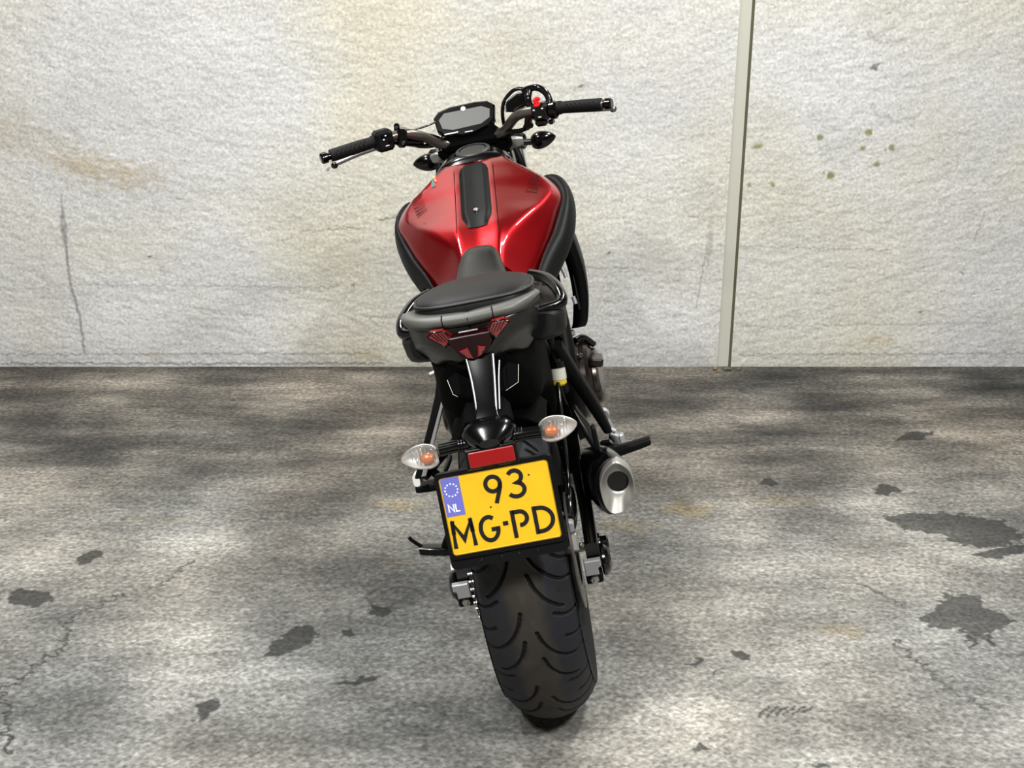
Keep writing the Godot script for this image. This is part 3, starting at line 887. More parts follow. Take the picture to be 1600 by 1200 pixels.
func rear_wheel():
	var p := group_part("rear_wheel", bike)
	wheel_pair(p, 0.0, 0.305, 0.325, 0.0895, true)
	disc(p, "brake_disc", 0.094, 0.305, 0.0, 0.075, 0.1225, 0.005, M.steel, 36)
	# sprocket with teeth
	var b := MB.new()
	var pts := PackedVector2Array()
	for k in 43 * 4:
		var a := TAU * k / (43.0 * 4)
		var r: float = [0.1075, 0.1145, 0.1145, 0.1075][k % 4]
		pts.append(Vector2(cos(a), sin(a)) * r)
	b.prism(pts, -0.003, 0.003, 0.0, Transform3D(Basis(Vector3(0, 0, -1), Vector3(0, 1, 0), Vector3(1, 0, 0)), Vector3(-0.105, 0.305, 0)))
	add("sprocket", b, M.brushed, p)
	# drive chain: rollers and side plates all the way round
	var path := []
	var cr := Vector2(0, 0.305); var cf := Vector2(-0.56, 0.365)       # (z, y)
	var r1 := 0.1135; var r0 := 0.041
	var d := (cf - cr); var base := d.angle(); var off := acos((r1 - r0) / d.length())
	var top0 := cr + Vector2.from_angle(base - off) * r1; var top1 := cf + Vector2.from_angle(base - off) * r0
	var bot0 := cf + Vector2.from_angle(base + off) * r0; var bot1 := cr + Vector2.from_angle(base + off) * r1
	for k in 41: path.append(top0.lerp(top1, k / 40.0))
	for k in range(1, 12): path.append(cf + Vector2.from_angle(base - off + (2 * off) * k / 12.0) * r0)
	for k in 41: path.append(bot0.lerp(bot1, k / 40.0))
	for k in range(1, 24): path.append(cr + Vector2.from_angle(base + off + (TAU - 2 * off) * k / 24.0) * r1)
	path.append(path[0])
	var total := 0.0
	for k in path.size() - 1: total += path[k].distance_to(path[k + 1])
	var links := 2 * int(total / 0.015875 / 2)
	var pins := []
	var at := 0; var done := 0.0
	for k in links:
		var want := total * k / links
		while done + path[at].distance_to(path[at + 1]) < want:
			done += path[at].distance_to(path[at + 1]); at += 1
		pins.append(path[at].lerp(path[at + 1], (want - done) / path[at].distance_to(path[at + 1])))
	b = MB.new()
	var b2 := MB.new()
	for k in links:
		var a: Vector2 = pins[k]; var e: Vector2 = pins[(k + 1) % links]
		b2.lathe([Vector2(0, -0.0125), Vector2(0.0026, -0.0125), Vector2(0.0030, -0.0115), Vector2(0.0030, -0.0075), Vector2(0.0052, -0.0045), Vector2(0.0052, 0.0045), Vector2(0.0030, 0.0075), Vector2(0.0030, 0.0115), Vector2(0.0026, 0.0125), Vector2(0, 0.0125)], Transform3D(Basis(Vector3(0, -1, 0), Vector3(1, 0, 0), Vector3(0, 0, 1)), Vector3(-0.105, a.y, a.x)), 8)
		var wide := 0.0095 if k % 2 else 0.0065
		var mid := (a + e) / 2
		var u := Vector3(0, (e - a).normalized().y, (e - a).normalized().x)
		for s in [-1.0, 1.0]:
			b.box(Vector3(0.013 + 0.011, 0.011, 0.0018), 0.004, Transform3D(Basis(u, Vector3.RIGHT.cross(u), Vector3.RIGHT), Vector3(-0.105 + s * wide, mid.y, mid.x)))
	var c1 := add("chain_plates", b, M.engine, p); c1.set_meta("kind", "stuff")
	var c2 := add("chain_rollers", b2, M.chrome, p, "bright steel chain rollers"); c2.set_meta("kind", "stuff")
	# axle with nuts and stand bobbins
	b = MB.new()
	b.tube([Vector3(-0.155, 0.305, 0.0), Vector3(0.155, 0.305, 0.0)], 0.0095, 1, 14)
	add("axle", b, M.steel, p)

func front_end():
	var p := group_part("front_wheel", bike)
	wheel_pair(p, -1.40, 0.288, 0.308, 0.060, false)
	for s in [-1.0, 1.0]: disc(p, "brake_disc", 0.066 * s, 0.288, -1.40, 0.10, 0.141, 0.0045, M.steel, 0)
	var f := group_part("front_fork", bike)
	for s in [-1.0, 1.0]:
		var b := MB.new()
		b.tube([Vector3(0.098 * s, 0.29, -1.375), Vector3(0.098 * s, 0.60, -1.25)], [0.026, 0.027], 1, 18)
		add("lower_leg", b, M.black_gloss, f)
		b = MB.new()
		b.tube([Vector3(0.098 * s, 0.58, -1.257), Vector3(0.098 * s, 0.985, -1.095)], 0.0205, 1, 18)
		add("stanchion", b, M.chrome, f)
	for y in [0.80, 0.965]:
		var b := MB.new()
		b.box(Vector3(0.26, 0.035, 0.075), 0.01, Transform3D(Basis(Vector3.RIGHT, -0.4), Vector3(0, y, -1.155 + (y - 0.8) * 0.4)))
		add("yoke", b, M.black_satin, f)
	var fb := MB.new()
	var rows := []
	for k in 11:
		var a := deg_to_rad(lerpf(20, 128, k / 10.0))
		var w := PackedVector3Array()
		for j in 9:
			var x := -0.068 + 0.136 * j / 8.0
			var r := 0.318 - 0.03 * pow(absf(x) / 0.068, 3)
			w.append(Vector3(x, 0.298 + r * sin(a), -1.40 + r * cos(a)))
		for j in 9:
			var x := 0.066 - 0.132 * j / 8.0
			var r := 0.314 - 0.03 * pow(absf(x) / 0.068, 3)
			w.append(Vector3(x, 0.298 + r * sin(a), -1.40 + r * cos(a)))
		rows.append(w)
	fb.loft(rows, 2)
	add("front_fender", fb, M.black_gloss, f)
	var hb := MB.new()
	hb.loft([oval(Vector3(0, 0.84, -1.13), 0.05, 0.05), oval(Vector3(0, 0.85, -1.19), 0.085, 0.085), oval(Vector3(0, 0.85, -1.26), 0.095, 0.095), oval(Vector3(0, 0.845, -1.285), 0.08, 0.08)], 4)
	add("headlight", hb, M.black_gloss, bike)

func oval(c: Vector3, rx: float, ry: float, k := 24, pw := 1.0) -> PackedVector3Array:
	var o := PackedVector3Array()
	for i in k:
		var a := TAU * i / k
		o.append(c + Vector3(signf(cos(a)) * pow(absf(cos(a)), pw) * rx, signf(sin(a)) * pow(absf(sin(a)), pw) * ry, 0))
	return o

# ---- tank
# rows from the seat forward: z, then x, y of spine, ridge, mid flank, shoulder, lower edge
const TANK := [
	[-0.38, 0.0, 0.825, 0.040, 0.826, 0.048, 0.820, 0.099, 0.768, 0.108, 0.725],
	[-0.42, 0.0, 0.850, 0.043, 0.852, 0.054, 0.844, 0.108, 0.785, 0.117, 0.740],
	[-0.46, 0.0, 0.870, 0.046, 0.874, 0.066, 0.864, 0.122, 0.804, 0.129, 0.758],
	[-0.50, 0.0, 0.886, 0.048, 0.891, 0.090, 0.880, 0.139, 0.824, 0.144, 0.776],
	[-0.55, 0.0, 0.902, 0.048, 0.907, 0.124, 0.893, 0.160, 0.848, 0.163, 0.800],
	[-0.60, 0.0, 0.918, 0.048, 0.923, 0.154, 0.901, 0.178, 0.872, 0.179, 0.826],
	[-0.655, 0.0, 0.936, 0.048, 0.941, 0.174, 0.915, 0.196, 0.892, 0.194, 0.850],
	[-0.70, 0.0, 0.952, 0.047, 0.957, 0.154, 0.938, 0.186, 0.913, 0.188, 0.868],
	[-0.74, 0.0, 0.965, 0.046, 0.970, 0.118, 0.960, 0.152, 0.937, 0.164, 0.890],
	[-0.78, 0.0, 0.978, 0.045, 0.983, 0.084, 0.979, 0.104, 0.964, 0.122, 0.910],
	[-0.815, 0.0, 0.988, 0.044, 0.990, 0.072, 0.986, 0.090, 0.972, 0.100, 0.92]]
var tank_grid := []          # right half after rounding

func tank():
	var half := []
	for q in TANK:
		var w := PackedVector3Array()
		var col := [Vector2(q[1], q[2]), Vector2(q[3], q[4]), Vector2(q[5], q[6]), Vector2(q[7], q[8]), Vector2(q[9], q[10])]
		# full mirrored section, finely divided, then rounded a little
		var full := []
		for i in range(4, 0, -1): full.append(Vector2(-col[i].x, col[i].y))
		for c in col: full.append(c)
		var fine := []
		for i in full.size() - 1:
			for s in 10: fine.append(full[i].lerp(full[i + 1], s / 10.0))
		fine.append(full[-1])
		for t in 3:
			var g := fine.duplicate()
			for i in range(1, fine.size() - 1): g[i] = fine[i - 1] * 0.25 + fine[i] * 0.5 + fine[i + 1] * 0.25
			fine = g
		for c in fine: w.append(Vector3(c.x, c.y, q[0]))
		half.append(w)
	tank_grid = MB.fill_rows(half, 6)
	var b := MB.new()
	# close it below so that it is a solid shell
	b.grid(tank_grid, false, false, null, null, Vector3(0, 0.7, -0.65))
	var under := []
	for r in tank_grid:
		var w := PackedVector3Array()
		for t in 7: w.append(r[0].lerp(r[-1], t / 6.0) + Vector3(0, -0.01 * sin(PI * t / 6.0), 0))
		under.append(w)
	b.grid(under, false, false, null, null, Vector3(0, 1.0, -0.65))
	b.cap(tank_grid[0], Vector3.BACK); b.cap(tank_grid[-1], Vector3.FORWARD)
	var t := group_part("fuel_tank", bike, "glossy candy red fuel tank")
	add("tank_shell", b, M.red, t)
	# fine dark seams either side of the spine
	b = MB.new()
	for s in [-1.0, 1.0]:
		var pts := []
		for k in 9: pts.append(on_tank(lerpf(-0.80, -0.45, k / 8.0), s * 0.0475) + Vector3(0, -0.0004, 0))
		b.tube(pts, 0.0011, 3, 5)
	add("panel_seam", b, M.dark, t)
	# the black insert down the spine
	var rows := []
	for k in 15:
		var z := lerpf(-0.502, -0.785, k / 14.0)
		var hw := 0.022 + 0.0135 * smoothstep(-0.502, -0.555, z) - 0.016 * smoothstep(-0.755, -0.785, z)
		var w := PackedVector3Array()
		for j in 21:
			var x := lerpf(-hw, hw, j / 20.0)
			var e := clampf((1.0 - absf(x) / hw) / 0.3, 0.0, 1.0)
			w.append(on_tank(z, x) + Vector3(0, 0.001 + 0.008 * e * clampf(k / 2.5 + 0.1, 0.0, 1.0) * clampf((14 - k) / 1.5 + 0.2, 0.0, 1.0), 0))
		rows.append(w)
	b = MB.new()
	b.grid(rows, false, false, null, null, Vector3(0, 0.7, -0.65))
	add("spine_insert", b, M.black_satin, t, "matte black insert down the spine of the tank")
	b = MB.new()
	bolt(b, on_tank(-0.558, 0.0) + Vector3(0, 0.008, 0), Vector3(0, 1, 0.3), 0.0065, 0.006)
	add("insert_bolt", b, M.chrome, t, "small chrome bolt in the black insert")
	# maker's name along both shoulders
	for s in [1.0, -1.0]: maker_name(t, s)
	# colourful sticker on the left shoulder, near the filler
	b = MB.new()
	var st := func(q: Vector2, h: float) -> Vector3: return on_tank(-0.745 + q.x * 0.001, -0.105 + q.y * 0.001, h + 0.0008)
	b.ribbon([Vector2(-16, 0), Vector2(22, 6)], 9.0, 0.0006, Transform3D.IDENTITY, st)
	add("sticker", b, M.teal, t, "grey green sticker with an orange edge")
	b = MB.new()
	b.ribbon([Vector2(-22, 12), Vector2(-8, 9), Vector2(4, 13)], 4.0, 0.0008, Transform3D.IDENTITY, st)
	add("sticker_edge", b, M.orange, t, "orange flash of the sticker")
	# black top cover with the filler cap
	b = MB.new()
	var rr := []
	for q in [[-0.795, 0.094, 0.978, 0.008], [-0.808, 0.098, 0.986, 0.014], [-0.84, 0.092, 0.990, 0.013], [-0.88, 0.084, 0.992, 0.014], [-0.915, 0.06, 0.975, 0.01]]:
		var w := PackedVector3Array()
		for j in 21:
			var x: float = lerpf(-q[1], q[1], j / 20.0)
			w.append(Vector3(x, q[2] + q[3] * (1.0 - pow(absf(x) / q[1], 2.5)) - 0.018 * pow(absf(x) / q[1], 4.0), q[0]))
		for j in 21:
			var x: float = lerpf(q[1], -q[1], j / 20.0)
			w.append(Vector3(x * 0.96, q[2] - 0.05, q[0]))
		rr.append(w)
	b.loft(rr, 3)
	add("tank_top_cover", b, M.black_gloss, t, "gloss black cover round the filler cap")
	var cx := axis_y(Vector3(0.002, 1.004, -0.845), Vector3(0, 1, 0.16))
	b = MB.new()
	b.lathe([Vector2(0.034, 0.004), Vector2(0.040, 0.004), Vector2(0.043, 0.002), Vector2(0.043, -0.012)], cx, 40)
	b.lathe([Vector2(0, 0.003), Vector2(0.031, 0.003), Vector2(0.034, 0.0)], cx, 40)
	add("filler_cap", b, M.cap_grey, t, "dark brushed metal filler cap")
	# side panels under the shoulders
	for s in [-1.0, 1.0]:
		var sec := []
		for q in [[-0.385, 0.100, 0.765, 0.116, 0.760, 0.126, 0.735, 0.112, 0.725], [-0.44, 0.111, 0.798, 0.136, 0.790, 0.148, 0.755, 0.126, 0.74], [-0.50, 0.128, 0.822, 0.160, 0.818, 0.176, 0.776, 0.146, 0.757], [-0.56, 0.150, 0.843, 0.186, 0.842, 0.202, 0.800, 0.165, 0.778],
				[-0.62, 0.170, 0.870, 0.206, 0.872, 0.219, 0.822, 0.18, 0.80], [-0.68, 0.186, 0.895, 0.216, 0.902, 0.228, 0.850, 0.185, 0.82], [-0.73, 0.178, 0.922, 0.212, 0.925, 0.228, 0.872, 0.18, 0.84], [-0.77, 0.150, 0.936, 0.196, 0.938, 0.218, 0.890, 0.165, 0.85], [-0.80, 0.130, 0.925, 0.165, 0.925, 0.19, 0.885, 0.15, 0.86]]:
			var w := PackedVector3Array()
			for i in 4:
				var xx: float = q[1 + i * 2]
				if s < 0: xx = q[1] + (xx - q[1]) * 0.62
				w.append(Vector3(xx * s, q[2 + i * 2] - 0.008, q[0] + 0.025))
			sec.append(w)
		b = MB.new()
		b.loft(sec, 5, true, true, 7, 6)
		add("side_cover", b, M.black_satin, bike, "matte black side cover below the tank")
		b = MB.new()
		b.lathe([Vector2(0.0, 0.002), Vector2(0.005, 0.002), Vector2(0.0085, 0.0015)], Transform3D(Basis(Vector3(0.45 * s, 0, -0.9), Vector3(0.6 * s, 0.62, 0.42).normalized(), Vector3(0, 1.3, 0)), Vector3(0.142 * s, 0.775, -0.452)), 16)
		add("cover_slot", b, M.dark, bike)

func on_tank(z: float, x: float, lift := 0.0) -> Vector3:
	var m := tank_grid.size()
	var i := 0
	while i < m - 2 and tank_grid[i + 1][0].z > z: i += 1
	var f := clampf((z - tank_grid[i][0].z) / (tank_grid[i + 1][0].z - tank_grid[i][0].z), 0.0, 1.0)
	var prev := Vector3.ZERO
	var last := Vector3.ZERO
	for j in tank_grid[i].size():
		var p: Vector3 = tank_grid[i][j].lerp(tank_grid[i + 1][j], f)
		if j > 0 and prev.x <= x and p.x > x and p.y > 0.80:
			var g := (x - prev.x) / (p.x - prev.x)
			var q := prev.lerp(p, g)
			if lift != 0.0:
				var along: Vector3 = tank_grid[i + 1][j] - tank_grid[i][j]
				var nn := (p - prev).cross(along).normalized()
				if nn.y < 0: nn = -nn
				q += nn * lift
			return q
		prev = p
		last = p
	return last

func maker_name(t: Node, s: float):
	# strokes in a box 10 wide, 14 high
	var glyph := {
		"Y": [[0, 14, 5, 7, 10, 14], [5, 7, 5, 0]], "A": [[0, 0, 5, 14, 10, 0], [2, 5, 8, 5]], "M": [[0, 0, 0, 14, 5, 5, 10, 14, 10, 0]], "H": [[0, 0, 0, 14], [10, 0, 10, 14], [0, 7, 10, 7]]}
	var start := Vector2(-0.622, 0.142); var stop := Vector2(-0.712, 0.158)     # z, |x| of the base line, rear to front
	var word := "YAMAHA"
	var b := MB.new()
	var dir := (stop - start)
	var upv := Vector2(-0.010, -0.026)          # letters stand towards the spine
	for k in word.length():
		for line in glyph[word[k if s > 0 else word.length() - 1 - k]]:
			var pts := []
			for i in range(0, line.size(), 2): pts.append(Vector2((k + 0.08 + line[i] / 10.0 * 0.72) / 6.0, line[i + 1] / 14.0))
			var mp := func(q: Vector2, h: float) -> Vector3:
				var zx := start + dir * q.x + upv * q.y
				return on_tank(zx.x, zx.y * s, h * 0.001 + 0.0006)
			# ribbon width is set in the letter's own units
			b.ribbon(pts, 0.016, 0.4, Transform3D.IDENTITY, mp)
	add("maker_name", b, M.letter, t, "dark maker lettering on the tank shoulder")

# ---- seats
func seats():
	var b := MB.new()
	var rows := []
	for q in [[-0.415, 0.022, 0.862, 0.84], [-0.405, 0.034, 0.868, 0.83], [-0.375, 0.043, 0.866, 0.82], [-0.32, 0.053, 0.850, 0.80], [-0.25, 0.066, 0.834, 0.775], [-0.16, 0.105, 0.830, 0.765], [-0.08, 0.12, 0.840, 0.77], [-0.03, 0.12, 0.85, 0.78]]:
		var w := PackedVector3Array()
		for k in 24:
			var a := TAU * k / 24
			var cc: float = signf(cos(a)) * pow(absf(cos(a)), 0.6) * q[1]
			var ss: float = signf(sin(a)) * pow(absf(sin(a)), 0.7) * (q[2] - q[3]) / 2 + (q[2] + q[3]) / 2
			w.append(Vector3(cc, ss, q[0]))
		rows.append(w)
	b.loft(rows, 4)
	add("rider_seat", b, M.nose, bike, "black padded rider seat with a narrow nose")
	var p := group_part("pillion_seat", bike, "black padded pillion seat with piping round its edge")
	# outline in plan, from the left rear corner round the front to the right
	var oc := Vector3(0.012, 0.0, 0.0)
	var out := []
	for k in 48:
		var a := TAU * k / 48
		var c := cos(a); var s := sin(a)
		var x := signf(c) * pow(absf(c), 0.62) * (0.113 if s > 0 else 0.113 - 0.020 * -s)
		var z := 0.085 + signf(s) * pow(absf(s), 0.50 if s > 0 else 0.75) * (0.105 if s > 0 else 0.118)
		out.append(Vector2(x, z))
	rows = []
	for q in [[0.86, -0.006], [0.97, -0.005], [1.0, 0.004], [1.0, 0.010], [0.985, 0.018], [0.95, 0.026], [0.85, 0.033], [0.6, 0.040], [0.3, 0.043], [0.02, 0.044]]:
		var w := PackedVector3Array()
		for o in out: w.append(oc + Vector3(o.x * q[0], 0.872 + q[1] + (o.y - 0.05) * 0.07 * q[0], 0.075 + (o.y - 0.075) * q[0]))
		rows.append(w)
	b = MB.new()
	b.loft(rows, 2)
	add("cushion", b, M.seat, p)
	b = MB.new()
	var ring := []
	for o in out: ring.append(oc + Vector3(o.x * 0.975, 0.872 + 0.024 + (o.y - 0.05) * 0.07, 0.075 + (o.y - 0.075) * 0.975))
	ring.append(ring[0])
	b.tube(ring, 0.0035, 1, 6)
	add("piping", b, M.piping, p)
	b = MB.new()
	rows = []
	for q in [[0.80, -0.022], [0.93, -0.022], [0.96, -0.016], [0.96, -0.004]]:
		var w := PackedVector3Array()
		for o in out: w.append(oc + Vector3(o.x * q[0], 0.872 + q[1] + (o.y - 0.05) * 0.07, 0.075 + (o.y - 0.075) * q[0]))
		rows.append(w)
	b.loft(rows, 1)
	add("seat_base", b, M.dark, p)

# ---- tail
func tail():
	var p := group_part("tail_fairing", bike, "dark grey angular tail fairing")
	var ox := 0.002
	# half section at each z: top inner, top outer corner, outer lower corner, lower keel
	for s in [-1.0, 1.0]:
		var b := MB.new()
		var rows := []
		for q in [[0.222, 0.002, 0.872, 0.046, 0.872, 0.044, 0.846, 0.020, 0.818, 0.0, 0.818], [0.210, 0.0, 0.876, 0.086, 0.878, 0.074, 0.844, 0.036, 0.806, 0.0, 0.803], [0.17, 0.0, 0.878, 0.112, 0.880, 0.104, 0.836, 0.056, 0.795, 0.0, 0.785], [0.10, 0.0, 0.868, 0.126, 0.876, 0.120, 0.812, 0.080, 0.768, 0.0, 0.755], [0.02, 0.0, 0.86, 0.126, 0.866, 0.122, 0.80, 0.09, 0.765, 0.0, 0.752], [-0.06, 0.0, 0.85, 0.12, 0.856, 0.118, 0.800, 0.095, 0.775, 0.0, 0.768]]:
			var w := PackedVector3Array()
			for i in 5: w.append(Vector3(ox + q[1 + i * 2] * s, q[2 + i * 2], q[0]))
			rows.append(w)
		b.loft(rows, 3, true, true, 0, 5)
		add("fairing_side", b, M.tail_grey, p)
		# satin strip along the upper edge
		b = MB.new()
		rows = []
		for q in [[0.226, 0.0, 0.896, 0.876], [0.222, 0.045, 0.897, 0.876], [0.212, 0.085, 0.898, 0.877], [0.192, 0.108, 0.898, 0.878], [0.16, 0.122, 0.896, 0.880], [0.12, 0.130, 0.890, 0.878]]:
			var nx: float = q[1]
			var w := PackedVector3Array()
			w.append(Vector3(ox + nx * s, q[3], q[0])); w.append(Vector3(ox + (nx + 0.001) * s, q[2] - 0.006, q[0] + 0.003)); w.append(Vector3(ox + (nx - 0.006) * s, q[2], q[0] - 0.006 if nx < 0.1 else q[0]))
			w.append(Vector3(ox + (nx - 0.03) * s if nx > 0.03 else ox, q[2] - 0.004, q[0] - 0.03)); w.append(Vector3(ox + (nx - 0.03) * s if nx > 0.03 else ox, q[3] - 0.004, q[0] - 0.03))
			rows.append(w)
		b.loft(rows, 4, true, true, 0, 1)
		add("edge_strip", b, M.grey_strip, p, "lighter satin strip below the pillion seat")
		# seam in the strip
		b = MB.new()
		b.tube([Vector3(ox + 0.045 * s, 0.8985, 0.214), Vector3(ox + 0.046 * s, 0.894, 0.2255), Vector3(ox + 0.045 * s, 0.877, 0.2235)], 0.0009, 1, 5)
		add("strip_seam", b, M.dark, p)
		# grab rail
		var rx := 0.014
		b = MB.new()
		b.tube([Vector3(rx + 0.100 * s, 0.872, -0.06), Vector3(rx + 0.130 * s, 0.868, -0.02), Vector3(rx + 0.150 * s, 0.856, 0.04), Vector3(rx + 0.148 * s, 0.842, 0.085), Vector3(0.098 * s, 0.846, 0.115)], [0.010, 0.0115, 0.012, 0.011, 0.009], 5, 12)
		add("grab_rail", b, M.black_gloss, bike, "gloss black grab rail beside the pillion seat")
		# black scooped panel under the rail
		b = MB.new()
		rows = []
		for q in [[0.125, 0.090, 0.846, 0.138, 0.838, 0.134, 0.800, 0.090, 0.795], [0.08, 0.090, 0.846, 0.158, 0.836, 0.150, 0.782, 0.090, 0.775], [0.0, 0.090, 0.850, 0.160, 0.838, 0.150, 0.765, 0.09, 0.760], [-0.08, 0.09, 0.845, 0.150, 0.832, 0.140, 0.770, 0.09, 0.765]]:
			var w := PackedVector3Array()
			for i in 4: w.append(Vector3(rx + q[1 + i * 2] * s, q[2 + i * 2], q[0]))
			rows.append(w)
		b.loft(rows, 4, true, true, 1, 4)
		add("side_pod", b, M.black_matte, bike)
	# lamps: two bright wings and a deep middle lens, facing back and a little down
	var lf := frame(Vector3(ox - 0.002, 0.846, 0.228), Vector3(0, -0.22, 1))
	var t := group_part("tail_light", bike, "dark red angular tail light")
	var wing := V2([-0.074, 0.025, -0.066, 0.033, -0.044, 0.032, -0.031, 0.018, -0.046, -0.001, -0.056, 0.008])
	for s in [1.0, -1.0]:
		var pts := wing if s > 0 else flip(wing)
		var b := MB.new()
		b.prism(pts, -0.010, 0.004, 0.002, lf)
		add("wing_lens", b, M.lamp_red, t, "brighter red ribbed lamp wing")
		b = MB.new()
		for k in 5:
			var f := k / 4.0
			var a := Vector2(-0.066 + 0.024 * f, 0.0305 - 0.001 * f) * Vector2(s, 1); var e := a + Vector2(0.011 * s, -0.016 - 0.007 * f)
			b.ribbon([a, e], 0.0011, 0.0012, Transform3D(lf.basis, lf * Vector3(0, 0, 0.004)))
		add("lens_rib", b, M.lamp_deep, t)
		b = MB.new()
		var rim := []
		for q in pts: rim.append(lf * Vector3(q.x, q.y, 0.003))
		rim.append(rim[0])
		b.tube(rim, 0.0018, 1, 6)
		add("lens_rim", b, M.black_gloss, t)
	var b := MB.new()
	b.prism(V2([-0.036, 0.017, 0.036, 0.017, 0.038, 0.000, 0.026, -0.022, 0.0, -0.034, -0.026, -0.022, -0.038, 0.0]), -0.03, 0.008, 0.0015, lf)
	add("middle_lens", b, M.lamp_deep, t, "deep red middle lens")
	b = MB.new()
	b.prism(V2([-0.024, -0.010, -0.008, -0.006, -0.002, -0.030, -0.012, -0.027]), 0.0, 0.012, 0.002, lf)
	b.prism(V2([0.024, -0.010, 0.010, -0.006, 0.006, -0.028, 0.014, -0.026]), 0.0, 0.012, 0.002, lf)
	add("inner_reflector", b, M.lamp_red, t)
	b = MB.new()
	b.box(Vector3(0.036, 0.0030, 0.004), 0.001, Transform3D(lf.basis, lf * Vector3(0, 0.0245, 0.004)))
	add("lamp_brow", b, M.chrome, t, "thin bright brow over the lamp")
	# dark mass below the seat: inner mudguard and frame rails
	b = MB.new()
	b.loft([sq(0.205, 0.045, 0.79, 0.80), sq(0.15, 0.075, 0.73, 0.79), sq(0.06, 0.098, 0.645, 0.79), sq(-0.06, 0.105, 0.62, 0.79), sq(-0.20, 0.11, 0.56, 0.79), sq(-0.36, 0.105, 0.45, 0.78)], 4, true, true, 1, 5)
	add("inner_mudguard", b, M.dark, bike)
	for s in [-1.0, 1.0]:
		b = MB.new()
		b.tube([Vector3(0.10 * s, 0.79, 0.06), Vector3(0.115 * s, 0.74, -0.15), Vector3(0.125 * s, 0.66, -0.40)], 0.014, 5, 10)
		add("frame_rail", b, M.black_satin, bike)
		b = MB.new()
		b.tube([Vector3(0.095 * s, 0.77, -0.06), Vector3(0.10 * s, 0.69, -0.20), Vector3(0.122 * s, 0.50, -0.42)], 0.013, 5, 10)
		add("frame_rail", b, M.black_satin, bike)

func sq(z: float, hw: float, y0: float, y1: float) -> PackedVector3Array:
	return PackedVector3Array([Vector3(-hw, y1, z), Vector3(hw, y1, z), Vector3(hw, y0 + 0.03, z), Vector3(hw * 0.7, y0, z), Vector3(-hw * 0.7, y0, z), Vector3(-hw, y0 + 0.03, z)])

